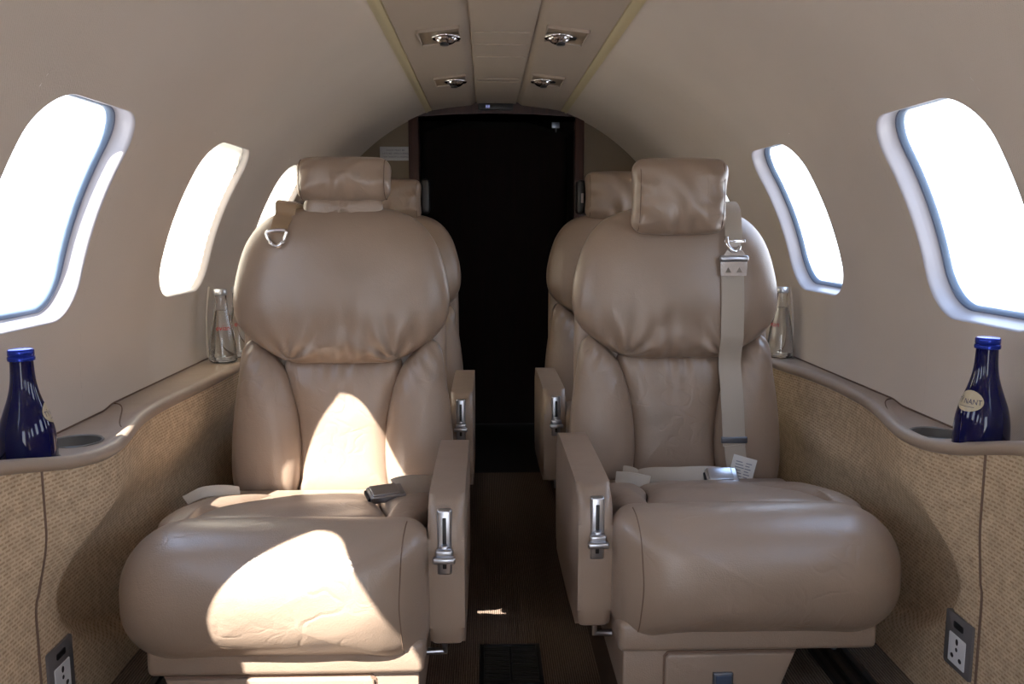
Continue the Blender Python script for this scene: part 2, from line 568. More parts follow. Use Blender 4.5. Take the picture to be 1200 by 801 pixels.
def win_sheet(name, inset, R0, mat, parent, side, yc, n_in=10, pleat=0.0, th=0.0):
    """curved sheet filling the window outline at radius R0"""
    V, F = [], []
    o = win_outline(inset); n = len(o)
    for sgn in ((0, 1) if th else (0,)):
        b = len(V)
        for k in range(n_in):
            t = 1 - k / n_in
            for u, v in o * t:
                R = R0 + sgn * th + pleat * math.cos(v * 2 * PI / .016)
                V.append(win_pt(side, yc, u, v, R))
        c = len(V); V.append(win_pt(side, yc, 0, 0, R0 + sgn * th))
        for k in range(n_in - 1):
            for j in range(n):
                F.append((b + k * n + j, b + k * n + (j + 1) % n, b + (k + 1) * n + (j + 1) % n, b + (k + 1) * n + j))
        for j in range(n):
            F.append((b + (n_in - 1) * n + j, b + (n_in - 1) * n + (j + 1) % n, c))
    return mesh(name, V, F, mat, parent)

def shade_sheet(name, inset, R0, mat, parent, side, yc):
    """pleated blind on a regular grid clipped to the outline"""
    V, F = [], []
    nv, nu = 120, 24
    hv, hu, r = WHQ - inset, WHY - inset, .078 - inset * .6
    for i in range(nv + 1):
        v = -hv + 2 * hv * i / nv
        e = max(0, abs(v) - (hv - r))
        w = hu - r + math.sqrt(max(r * r - e * e, 0))
        for j in range(nu + 1):
            u = -w + 2 * w * j / nu
            V.append(win_pt(side, yc, u, v, R0 + .0007 * math.cos(v * 2 * PI / .018)))
    for i in range(nv):
        for j in range(nu):
            a = i * (nu + 1) + j
            F.append((a, a + 1, a + nu + 2, a + nu + 1))
    return mesh(name, V, F, mat, parent)

wn = 0
for side in (-1, 1):
    for i, yc in enumerate(WIN_C):
        wn += 1
        fr = struct(loft_outlines('window_%d' % wn, [(0, RC), (.0010, RC + .0006), (.0026, RC + .0026), (.0036, RC + .007), (.0046, RC + .015), (.0060, RC + .0215), (.0085, RC + .0262), (.0105, RC + .0280)], REV, None, side, yc))
        loft_outlines('window_seal', [(.0105, RC + .0280), (.0118, RC + .0282), (.0122, RC + .0300)], RUB, fr, side, yc)
        loft_outlines('window_frame', [(.0122, RC + .0300), (.0135, RC + .0303), (.0185, RC + .0365), (.0185, RC + .0390)], BLUEF, fr, side, yc)
        win_sheet('pane', .018, RC + .037, PANE, fr, side, yc)
        # shade latch, in the lower forward corner
        if i in (2, 3, 4):
            p = win_pt(side, yc, -WHY + .035, -WHQ + .022, RC + .008)
            q = win_pt(side, yc, -WHY + .012, -WHQ + .026, RC + .008)
            tube('shade_latch', [q, p], .0035, STEEL, fr)
        if side == -1 and i >= 4:  # shade on the last window is added to keep sun out of the doorway
            shade_sheet('window_shade', .0050, RC + .0165, SHADE, fr, side, yc)

# ---- crown behind the ceiling panel, ceiling panel and cream strips
V, F = [], []
q0 = Q_TOP - .02
for i in range(2):
    y = (Y0, Y1)[i]
    for j in range(25):
        q = q0 + (PI - 2 * q0) * j / 24
        V.append((RC * 1.012 * math.cos(q), y, ZC + RC * 1.012 * math.sin(q)))
for j in range(24):
    F.append((j, j + 1, 26 + j, 25 + j))
struct(mesh('ceiling', V, F, LIN))

def panel_profile():
    # (x,z) lower surface left->right : wings, grooves and a centre strip
    h = [(.243, 1.4165), (.238, 1.4175), (.19, 1.4260), (.12, 1.434), (.098, 1.4365), (.090, 1.4405), (.083, 1.4465), (.0765, 1.4485), (.0745, 1.4435), (.070, 1.4425), (.03, 1.4435), (0, 1.4437)]
    return [(-x, z) for x, z in h] + [(x, z) for x, z in h[::-1][1:]]
pp = panel_profile()
ploop = pp + [(.243, 1.428), (-.243, 1.428)]
# a strip of constant section
V, F = [], []
n = len(pp)
up = [(x, z + .012) for x, z in pp]
ring = pp + up[::-1]
m_ = len(ring)
ys = [Y0, 0, 1, 2, 3, 3.335]
for y in ys:
    for x, z in ring: V.append((x, y, z))
for i in range(len(ys) - 1):
    for j in range(m_):
        F.append((i * m_ + j, i * m_ + (j + 1) % m_, (i + 1) * m_ + (j + 1) % m_, (i + 1) * m_ + j))
for e in (0, len(ys) - 1):
    for j in range(n - 1):
        b = e * m_
        F.append((b + j, b + j + 1, b + m_ - 2 - j, b + m_ - 1 - j))
cp = struct(mesh('ceiling_panel', V, F, PAN, sharp=.5))
# raised cross joints of the centre strip (children: pieces of the panel)
for k, y in enumerate((1.50, 1.82, 2.13, 2.27, 2.43, 2.78, 2.84)):
    box('panel_joint', -.068, .068, y - .004, y + .004, 1.4405, 1.4445, PAN, cp, bev=.0012)
for side in (-1, 1):
    V, F = [], []
    pr = [(.2445, 1.421), (.247, 1.4165), (.253, 1.4150), (.259, 1.4135), (.263, 1.4095), (.267, 1.4075), (.267, 1.416), (.252, 1.426)]
    for y in (Y0, 3.345):
        for x, z in pr: V.append((side * x, y, z))
    k = len(pr)
    for j in range(k):
        F.append((j, (j + 1) % k, k + (j + 1) % k, k + j))
    F += [tuple(range(k)), tuple(range(k, 2 * k))]
    struct(mesh('trim_%d' % (1 if side < 0 else 2), V, F, CRN, sharp=.6))

# ---- ceiling air outlets
def ceiling_outlet(side, y, label):
    x = side * .150
    z = 1.4300
    t = empty('ceiling_outlet', (x, y, z), label, 'ceiling outlet', 'chrome outlets in the ceiling panel')
    ang = side * .125
    M = Matrix.Rotation(ang, 4, 'Y')
    # recessed cup plate (a shallow tray frame)
    bm = bmesh.new()
    add_box(bm, -.050, .050, -.076, -.071, -.006, .004, .001, 2, M)
    add_box(bm, -.050, .050, .071, .076, -.006, .004, .001, 2, M)
    add_box(bm, -.050, -.046, -.076, .076, -.006, .004, .001, 2, M)
    add_box(bm, .046, .050, -.076, .076, -.006, .004, .001, 2, M)
    bm_obj('outlet_frame', bm, PAN, t)
    box('outlet_recess', -.047, .047, -.073, .073, -.0018, .002, simple('outlet_recess_tan', (.30, .23, .16), .5) if 'outlet_recess_tan' not in bpy.data.materials else bpy.data.materials['outlet_recess_tan'], t, M=M)
    # chrome eyeball, bezel ring and black throat
    off = -side * .016
    lathe('eyeball', [(.0, -.022), (.009, -.0212), (.017, -.018), (.024, -.012), (.0285, -.004), (.0285, .001)], CHROME, t, 36, (off, 0, 0))
    tor = [(.031 + .005 * math.cos(a), -.004 + .005 * math.sin(a)) for a in np.linspace(0, 2 * PI, 14, endpoint=False)]
    lathe('bezel', tor, CHROME, t, 40, (off, 0, 0), closed=True)
    lathe('throat', [(0, -.0245), (.009, -.0245), (.011, -.0225), (.011, -.017)], BLACK, t, 24, (off + side * .004, -.003, 0))
    box('vent_slot', off + side * .012 - .006, off + side * .012 + .030, -.012, .010, -.008, -.0035, BLACK, t, bev=.003, M=M)
    return t
ceiling_outlet(-1, 2.11, 'chrome ceiling outlet on the left wing of the ceiling panel, nearer of the two there')
ceiling_outlet(1, 2.10, 'chrome ceiling outlet on the right wing of the ceiling panel, nearer of the two there')
ceiling_outlet(-1, 2.73, 'chrome ceiling outlet on the left ceiling wing, farther one nearest the dark doorway')
ceiling_outlet(1, 2.72, 'chrome ceiling outlet on the right ceiling wing, farther one nearest the dark doorway')

# ------------------------------------------------------------------ ledges and lower side panels
LIPR = [(-1.4, .655), (.95, .655), (1.05, .655), (1.13, .655), (1.2, .640), (1.26, .630), (1.36, .636), (1.44, .655), (1.52, .676), (1.64, .694), (1.78, .700), (1.92, .692), (2.05, .668), (2.3, .655), (3.4, .650)]
LIPL = [(-1.4, .655), (.95, .655), (1.05, .655), (1.12, .645), (1.19, .625), (1.26, .606), (1.34, .612), (1.42, .632), (1.50, .648), (1.60, .654), (1.75, .646), (1.95, .638), (2.1, .635), (2.3, .635), (3.4, .640)]
def sstep(a, b, x):
    t = min(max((x - a) / (b - a), 0), 1); return t * t * (3 - 2 * t)
def smooth_interp(tab):
    xs = np.array([a for a, b in tab]); ys_ = np.array([b for a, b in tab])
    def f(y):
        # small smoothing kernel
        w = np.array([-.05, -.025, 0, .025, .05]); k = np.array([.1, .22, .36, .22, .1])
        return float((np.interp(y + w, xs, ys_) * k).sum())
    return f
lipR, lipL = smooth_interp(LIPR), smooth_interp(LIPL)
zoffL = smooth_interp([(-1.4, .045), (.98, .045), (1.05, .040), (1.12, .024), (1.2, .005), (1.28, 0), (3.4, 0)])
zoffR = smooth_interp([(-1.4, .062), (.98, .062), (1.05, .056), (1.12, .038), (1.2, .014), (1.28, .003), (1.36, 0), (3.4, 0)])
def zoff(y, side=1): return zoffR(y) if side > 0 else zoffL(y)
def lip(side, y): return lipR(y) if side > 0 else lipL(y)

YS = np.r_[np.linspace(Y0, 1.0, 14, endpoint=False), np.linspace(1.0, 2.1, 90, endpoint=False), np.linspace(2.1, Y1, 14)]
def tray_drop(x, y):
    ys_ = 1.60 - .21 * sstep(0, 1, (.745 - x) / .115)
    return .006 * sstep(-.01, .04, ys_ - y)
def make_ledge(side):
    V, F = [], []
    for y in YS:
        lx = lip(side, y); dz = zoff(y, side)
        xs_ = [.735 - (.735 - lx - .026) * q for q in np.linspace(0, 1, 9)]
        pr = [(.7505, .648 - tray_drop(.748, y))] + [(x, .6495 - tray_drop(x, y)) for x in xs_]
        pr += [(lx + .018, .6515 - .35 * tray_drop(lx + .022, y)), (lx + .009, .6520), (lx + .003, .6495), (lx - .001, .645), (lx - .002, .640), (lx, .6355), (lx + .004, .632), (lx + .012, .631), (.7515, .6145)]
        for x, z in pr: V.append((side * x, y, z + dz))
    k = len(pr)
    for i in range(len(YS) - 1):
        for j in range(k):
            F.append((i * k + j, i * k + (j + 1) % k, (i + 1) * k + (j + 1) % k, (i + 1) * k + j))
    F += [tuple(range(k)), tuple(range((len(YS) - 1) * k, len(YS) * k))]
    o = mesh('side_ledge', V, F, LEDGE, sharp=1.0)
    return o
CUPS = {1: [(.694, 1.345), (.686, 1.205)], -1: [(-.690, 1.335), (-.686, 1.190)]}
def make_ledge_cut(side):
    o = make_ledge(side)
    bm = bmesh.new()
    for (x, y) in CUPS[side]:
        r = bmesh.ops.create_cone(bm, cap_ends=True, segments=48, radius1=.040, radius2=.040, depth=.08)
        for v in r['verts']: v.co += Vector((x, y, .660))
    cme = bpy.data.meshes.new('cutter'); bm.to_mesh(cme); bm.free()
    co = link('cutter', cme)
    md = o.modifiers.new('b', 'BOOLEAN'); md.object = co; md.operation = 'DIFFERENCE'; md.solver = 'EXACT'
    bpy.context.view_layer.update()
    dg = bpy.context.evaluated_depsgraph_get()
    me = bpy.data.meshes.new_from_object(o.evaluated_get(dg))
    o.modifiers.clear(); old = o.data; o.data = me; me.name = 'side_ledge'
    bpy.data.objects.remove(co)
    struct(o)
    for (x, y) in CUPS[side]:
        lathe('cup_holder', [(.0415, .0), (.040, .0015), (.0375, 0), (.0365, -.027), (.034, -.031), (0, -.0315)], CUP, o, 48, (x, y, .6445 + zoff(y, side)))
    # stitched joint across the ledge where the front tray begins
    pts = []
    for t in np.linspace(0, 1, 24):
        x = .744 - t * (.744 - .628)
        y = 1.603 - .21 * sstep(0, 1, (.745 - x) / .115)
        if x > lip(side, y) + .012:
            pts.append((side * x, y, .6497))
    tube('ledge_joint', pts, .0011, SEAM, o, 6)
    # dark gap where ledge meets the lining
    tube('ledge_gap', [(side * .7475, y, .6498 + zoff(y, side) - tray_drop(.748, y)) for y in YS], .0018, SEAM, o, 6)
    return o
make_ledge_cut(-1); make_ledge_cut(1)

def y_arc(z):
    zs_ = [.18, .26, .30, .34, .38, .42, .47, .52, .58, .64, .70]
    ya_ = [1.74, 1.47, 1.36, 1.28, 1.225, 1.20, 1.20, 1.235, 1.31, 1.40, 1.49]
    k_ = np.array([-.04, -.03, -.02, -.01, 0, .01, .02, .03, .04])
    w_ = np.array([1, 2, 3, 4, 5, 4, 3, 2, 1]) / 25
    return float((np.interp(z + k_, zs_, ya_) * w_).sum())
def dado_x(side, y, z):
    lx = lip(side, y) + .005
    t = sstep(.57, .44, z)
    base = lx + (.665 - lx) * t
    sl = (y_arc(z + .01) - y_arc(z - .01)) / .02
    rec = sstep(-.008, .035, (y - y_arc(z)) / math.sqrt(1 + sl * sl)) * sstep(.625, .53, z)
    deep = max(base, .700 - .012 * (1 - t))
    deep = base + (deep - base) * (t * .9 + .1)
    return base + (deep - base) * rec
def make_dado(side, name):
    V, F = [], []
    ys = np.r_[np.linspace(Y0, 1.0, 10, endpoint=False), np.linspace(1.0, 2.1, 130, endpoint=False), np.linspace(2.1, Y1, 12)]
    nz = 80
    for y in ys:
        top = .634 + zoff(y, side)
        for j in range(nz + 1):
            z = .22 + (top - .22) * j / nz
            V.append((side * dado_x(side, y, z), y, z))
    for i in range(len(ys) - 1):
        for j in range(nz):
            a = i * (nz + 1) + j
            F.append((a, a + 1, a + nz + 2, a + nz + 1))
    o = struct(mesh(name, V, F, WEAVE))
    # dark vertical joint between two panels
    for yj in (1.137,):
        pts = [(side * (dado_x(side, yj, z) - .0003), yj + (.0035 if z > .475 else 0), z) for z in np.linspace(.23,   .632 + zoff(yj, side), 40)]
        tube('panel_joint', pts, .0022, SEAM, o, 6)
    return o
make_dado(-1, 'wall_panel_left'); make_dado(1, 'wall_panel_right')

# lining joint strips just aft of the second window
for k, side in enumerate((-1, 1)):
    pts, wd, nd = [], [], []
    for z in np.linspace(.652, .83, 20):
        y = 2.165 + .05 * max(0, (z - .75)) ** 1.2
        x = wx(z) - .0015
        pts.append((side * x, y, z)); wd.append((0, 1, 0)); nd.append((side * -1, 0, 0))
    wds = list(np.linspace(.012, .0015, 20))
    struct(sweep_rect('trim_%d' % (3 + k), pts, wd, nd, wds, .005, LIN))

# ------------------------------------------------------------------ floor
PZ, AW = .23, .205
V, F = [], []
def quad(a, b, c, d):
    i = len(V); V.extend([a, b, c, d]); F.append((i, i + 1, i + 2, i + 3))
Yb = 4.3
# aisle carpet in two lengths with a low edge at each end
quad((-AW, Y0, 0), (AW, Y0, 0), (AW, 2.5, 0), (-AW, 2.5, 0))
quad((-AW, 2.5, 0), (AW, 2.5, 0), (AW, 2.5, -.008), (-AW, 2.5, -.008))
quad((-AW, 2.5, -.008), (AW, 2.5, -.008), (AW, Y1, -.008), (-AW, Y1, -.008))
for s in (-1, 1):
    quad((s * AW, Y0, -.008), (s * AW, Y1, -.008), (s * AW, Y1, PZ), (s * AW, Y0, PZ))
fl = struct(mesh('floor', V, F, CARP, smooth=False))
V, F = [], []
for s in (-1, 1):
    quad((s * AW, Y0, PZ), (s * AW, Y1, PZ), (s * .725, Y1, PZ), (s * .725, Y0, PZ))
struct(mesh('floor_side', V, F, CARP2, smooth=False))

def seat_rail(side, label):
    t = empty('seat_rail', (side * .563, 1.9, PZ), label, 'seat rail', 'black seat rails on the side floors')
    bm = bmesh.new()
    add_box(bm, -.032, .032, -1.0, 1.1, 0, .004, .001)
    add_box(bm, -.032, -.020, -1.0, 1.1, .003, .012, .002)
    add_box(bm, .020, .032, -1.0, 1.1, .003, .012, .002)
    add_box(bm, -.006, .006, -1.0, 1.1, .003, .009, .002)
    bm_obj('rail_channel', bm, RAIL, t)
    for k in range(14):
        lathe('bolt', [(0, .0085), (.004, .008), (.0055, .006), (.0055, .003)], GUN, t, 12, (.013, -.9 + k * .14, 0))
    return t
seat_rail(1, 'black slotted seat rail on the carpet right of the right front seat base')
seat_rail(-1, 'black slotted seat rail on the carpet left of the left front seat base')

# floor vent in the aisle
fv = empty('floor_vent', (.011, 1.81, 0), 'dark slatted floor vent in the aisle carpet between the front seats', 'floor vent')
bm = bmesh.new()
add_box(bm, -.070, -.060, -.090, .090, 0, .006, .0015); add_box(bm, .060, .070, -.090, .090, 0, .006, .0015)
add_box(bm, -.070, .070, -.090, -.080, 0, .006, .0015); add_box(bm, -.070, .070, .080, .090, 0, .006, .0015)
add_box(bm, -.003, .003, -.085, .085, 0, .005, .001)
bm_obj('vent_frame', bm, BLACK, fv)
bm = bmesh.new()
for k in range(17):
    y = -.075 + k * .0094
    add_box(bm, -.062, .062, y - .0025, y + .0025, .001, .0045, 0)
bm_obj('slats', bm, simple('vent_slat_dark', (.035, .032, .032), .5), fv)
box('vent_base', -.066, .066, -.086, .086, .0002, .0012, simple('vent_dark', (.004, .004, .004), .8), fv)

# ------------------------------------------------------------------ aft bulkhead with doorway
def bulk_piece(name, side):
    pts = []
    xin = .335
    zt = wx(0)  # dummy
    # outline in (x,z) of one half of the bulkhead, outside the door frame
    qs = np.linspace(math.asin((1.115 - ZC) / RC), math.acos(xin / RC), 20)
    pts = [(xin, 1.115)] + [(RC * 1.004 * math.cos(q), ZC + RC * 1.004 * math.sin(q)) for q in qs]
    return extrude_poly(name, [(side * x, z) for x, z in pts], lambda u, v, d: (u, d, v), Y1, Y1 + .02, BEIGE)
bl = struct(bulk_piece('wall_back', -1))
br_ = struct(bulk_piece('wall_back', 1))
for side, par in ((-1, bl), (1, br_)):
    pts = [(.335, -.02), (.335, 1.115)] + [(RC * 1.004 * math.cos(q), ZC + RC * 1.004 * math.sin(q)) for q in np.linspace(math.asin((1.115 - ZC) / RC), -.6, 24)] + [(.62, -.02)]
    extrude_poly('lower_panel', [(side * x, z) for x, z in pts], lambda u, v, d: (u, d, v), Y1 - .004, Y1 + .02, WOOD2, par)
# door frame
dr = struct(box('door_1', -.337, -.297, Y1 - .018, Y1 + .03, -.01, 1.40, WOOD, None, bev=.004))
box('door_jamb', .301, .337, Y1 - .018, Y1 + .03, -.01, 1.40, WOOD, dr, bev=.004)
hd = [(-.337, 1.393), (-.297, 1.396), (-.15, 1.405), (0, 1.408), (.15, 1.405), (.301, 1.396), (.337, 1.393)]
hp = hd + [(RC * 1.004 * math.cos(q), ZC + RC * 1.004 * math.sin(q)) for q in np.linspace(math.acos(.337 / RC), PI - math.acos(.337 / RC), 20)]
extrude_poly('door_header', hp, lambda u, v, d: (u, d, v), Y1 - .016, Y1 + .03, WOOD, dr)
# dark compartment behind
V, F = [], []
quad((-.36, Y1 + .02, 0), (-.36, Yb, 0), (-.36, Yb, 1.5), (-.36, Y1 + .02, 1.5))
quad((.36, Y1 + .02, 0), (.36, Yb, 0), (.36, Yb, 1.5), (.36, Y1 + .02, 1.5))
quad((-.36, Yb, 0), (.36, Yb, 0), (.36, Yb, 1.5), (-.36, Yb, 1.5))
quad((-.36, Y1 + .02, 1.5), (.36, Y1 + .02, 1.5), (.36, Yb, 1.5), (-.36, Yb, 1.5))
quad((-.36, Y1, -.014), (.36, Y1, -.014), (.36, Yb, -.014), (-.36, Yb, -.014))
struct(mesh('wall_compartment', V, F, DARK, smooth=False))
# panelled partition deep in the compartment
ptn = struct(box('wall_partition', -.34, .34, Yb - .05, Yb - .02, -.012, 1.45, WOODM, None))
hk = empty('coat_hook', (.235, Y1 + .09, 1.395), 'small grey metal hook hanging at the top of the dark doorway', 'hook')
box('hook_plate', -.016, .016, -.004, .004, -.030, .005, GUN, hk, bev=.002)
tube('hook_arm', [(0, -.004, -.03), (0, -.02, -.045), (0, -.03, -.04), (0, -.032, -.028)], .003, GUN, hk)

# cabin display in the header
dsp = empty('cabin_display', (-.003, Y1 - .018, 1.4315), 'small black display with pale blue digits above the dark doorway', 'display')
box('display_case', -.066, .066, -.012, .002, -.013, .013, BLACK, dsp, bev=.003)
m, t, b, N, L = nt('display_glow')
b.inputs['Base Color'].default_value = (.1, .12, .3, 1)
b.inputs['Emission Color'].default_value = (.45, .5, 1, 1); b.inputs['Emission Strength'].default_value = .6
v, f = text_verts('88', .016)
mesh('digits', [(x - .03, -.0125, y) for x, y, z in v], f, m, dsp, smooth=False)

# placard on the left of the bulkhead
sg = empty('placard', (-.388, Y1 - .003, 1.258), 'small grey placard with three lines of dark print on the bulkhead left of the doorway', 'sign')
box('plate', -.060, .060, -.002, .002, -.026, .026, PLAC, sg, bev=.0015)
vv, ff = [], []
for txt, dz in (('DOOR MUST BE', .0125), ('LATCHED OPEN DURING', .0), ('TAXI TAKEOFF & LANDING', -.0125)):
    v, f = text_verts(txt, .0098)
    b0 = len(vv)
    w = max(abs(x) for x, y, z in v)
    k = min(1, .049 / w)
    vv += [(x * k, -.0026, y + dz) for x, y, z in v]; ff += [tuple(i + b0 for i in q) for q in f]
mesh('print', vv, ff, INK, sg, smooth=False)

# forward bulkhead, unseen behind the viewer, cockpit opening sized to tune the front light
fb = [(RC * math.cos(q), ZC + RC * math.sin(q)) for q in np.linspace(-.9, PI + .9, 60)]
bm = bmesh.new()
outer = [bm.verts.new((x, Y0, z)) for x, z in fb]
inner = []
for x, z in fb:
    ix = max(-.26, min(.26, x)); iz = max(.45, min(1.30, z))
    inner.append(bm.verts.new((ix, Y0, iz)))
for j in range(len(fb) - 1):
    try: bm.faces.new((outer[j], outer[j + 1], inner[j + 1], inner[j]))
    except Exception: pass
struct(bm_obj('wall_front', bm, LIN, None, smooth=False, sharp=None))

# outside
g = struct(mesh('ground', [(-60, -60, -1.4), (60, -60, -1.4), (60, 60, -1.4), (-60, 60, -1.4)], [(0, 1, 2, 3)], CONC, smooth=False))
# aircraft skin under the floor: keeps daylight out of the floor gaps
BELLY = [(-.758, .474), (-.760, .40), (-.745, .18), (-.60, .02), (-.25, -.06), (.25, -.06), (.60, .02), (.745, .18), (.760, .40), (.758, .474)]
V, F = [], []
for i, y in enumerate((Y0, Yb)):
    for j in range(0):
        q = -PI / 2 - 1.32 + 2.64 * j / 40
        pass
    for x, z in BELLY: V.append((x, y, z))
for j in range(len(BELLY) - 1):
    F.append((j, j + 1, len(BELLY) + j + 1, len(BELLY) + j))
V2, F2 = list(V), list(F)
struct(mesh('fuselage_belly', V2, F2, DARK))
for side in (-1, 1):
    # outer skin strips between belly and windows / above the windows, with the panel bays solid between the windows
    V, F = [], []
    def strip(ya, yb, qa, qb, nq):
        b = len(V)
        for y in (ya, yb):
            for j in range(nq + 1):
                V.append(arc(side, y, qa + (qb - qa) * j / nq, .794))
        for j in range(nq): F.append((b + j, b + j + 1, b + nq + 2 + j, b + nq + 1 + j))
    qa, qb = QWC - (WHQ - .0) / RC, QWC + (WHQ - .0) / RC
    strip(Y0, Yb, -.30, qa, 8); strip(Y0, Yb, qb, PI / 2, 16)
    yp = Y0
    for yc in WIN_C:
        strip(yp, yc - WHY, qa, qb, 10); yp = yc + WHY
    strip(yp, Yb, qa, qb, 10)
    struct(mesh('fuselage_skin', V, F, DARK))

# ------------------------------------------------------------------ seats
def zl(z): return z - PZ
def yb(z): return .640 + .105 * (z - .42) + .00 * z
BC = -.013           # backrest centre, in outboard-positive units (slightly inboard)

SH = [(0, 1.022), (.075, 1.020), (.13, 1.010), (.172, .986), (.204, .942), (.224, .880), (.2315, .825), (.224, .778), (.195, .740), (.152, .711), (.108, .691), (.05, .688), (0, .6875)]
shield_o = catmull(SH + [(-x, z) for x, z in SH[::-1][1:-1]], 176)
bol = [(.197, .738), (.214, .715), (.222, .66), (.231, .60), (.2375, .53), (.2385, .455), (.228, .405), (.195, .386), (.14, .384), (.108, .395), (.094, .44), (.0905, .51), (.098, .585), (.113, .645), (.130, .684), (.152, .708), (.178, .732)]
bol_o = catmull(bol, 130)
lum = [(-.118, .700), (-.06, .7025), (0, .703), (.06, .7025), (.118, .700), (.127, .672), (.112, .61), (.100, .55), (.097, .50), (.100, .43), (.106, .392), (.06, .385), (0, .384), (-.06, .385), (-.106, .392), (-.100, .43), (-.097, .50), (-.100, .55), (-.112, .61), (-.127, .672)]
lum_o = catmull(lum, 130)

def shield_disp(a, h, d):
    # gathers running up from the bottom seam and in from its corners, plus slow undulation
    s = np.exp(-np.maximum(h - .688, 0) / .045) * .011 * (np.sin(a * 95 + 1.3 * np.sin(a * 31)) * .6 + np.sin(a * 170 + 2) * .4) * np.clip(d / .012, 0, 1)
    for cx_ in (-.112, .112):
        dx, dz = a - cx_, h - .692
        r = np.hypot(dx, dz); an = np.arctan2(dz, dx)
        s = s + .0135 * np.exp(-r / .045) * np.sin(an * 9 + cx_ * 20) * np.clip(d / .010, 0, 1)
    s = s + .0016 * np.sin(a * 17 + h * 9) * np.sin(h * 23 + 1) * np.clip(d / .05, 0, 1)
    s = s - .006 * np.exp(-((h - .76) / .035) ** 2) * np.exp(-(a / .12) ** 2)
    return s
def lum_disp(a, h, d):
    s = np.exp(-np.maximum(.703 - h, 0) / .03) * .0075 * (np.sin(a * 120 + 2 * np.sin(a * 40)) * .6 + np.sin(a * 210) * .4) * np.clip(d / .01, 0, 1)
    s = s + .0012 * np.sin(h * 60 + a * 15) * np.exp(-((h - .62) / .06) ** 2)
    return s
def bol_disp(a, h, d):
    top = np.exp(-np.maximum(.735 - h, 0) / .035) * .007 * np.sin(a * 190 + h * 120)
    low = np.exp(-np.maximum(h - .405, 0) / .022) * .0028 * np.sin(a * 150)
    return (top + low) * np.clip(d / .01, 0, 1)
def roll_disp(a, h, d):
    return .0016 * np.sin(a * 26 + h * 31) * np.sin(h * 42 - a * 9 + 1) * np.clip(d / .03, 0, 1)
def head_disp_factory(w, h0, h1):
    def f(a, h, d):
        e = np.clip(d / .012, 0, 1)
        s = np.exp(-(w - np.abs(a)) / .025) * .0065 * np.sin(h * 150 + a * 20)
        s = s + np.exp(-np.maximum(h - h0, 0) / .026) * .0062 * np.sin(a * 105 + 2 * np.sin(a * 37))
        s = s + .0034 * np.sin(a * 48 + h * 55 + 2 * np.sin(a * 19))
        return s * e
    return f

def add_headrest(root, s, z0, z1, yf, tilt, name='headrest', bx=None):
    """pillow headrest; yf(local y of its mid plane)"""
    w = .105
    hm = (z0 + z1) / 2
    o = resample(rrect(-w, w, z0, z1, (.030, .030, .026, .026), 16), 150)
    # slightly pinched sides
    o = np.stack([o[:, 0] * (1 - .05 * np.exp(-((o[:, 1] - hm) / .05) ** 2) * (np.abs(o[:, 0]) > .06)), o[:, 1] - .004 * np.cos(o[:, 0] / w * PI * .5) * np.sign(o[:, 1] - hm) * -1], 1)
    cx_ = (BC - .008) if bx is None else bx
    ct, st = math.cos(tilt), math.sin(tilt)
    def mp(a, h, d):
        dz = h - hm
        y = yf - d * ct + dz * st
        z = hm + dz * ct + d * st
        return np.stack([s * (cx_ + a), y, z - PZ], 1)
    p = pillow(name, o, mp, .047, .052, LEA, root, dome=.006, Tb=.042, Rb=.05, rings=26, disp=head_disp_factory(w, z0, z1))
    # seam piping near each end
    for e in (-1, 1):
        pts = []
        for k in range(28):
            an = 2 * PI * k / 28
            a = e * (w - .016)
            hh = (z1 - z0) / 2 - .004
            cz = math.sin(an); cd = math.cos(an)
            h = hm + hh * math.copysign(abs(cz) ** .75, cz)
            d = .0465 * math.copysign(abs(cd) ** .8, cd) * .80
            pts.append(tuple(mp(np.array([a]), np.array([h]), np.array([d]))[0]))
        tube('piping', pts, .0009, SEAM, p, 6, closed=True)
    return p

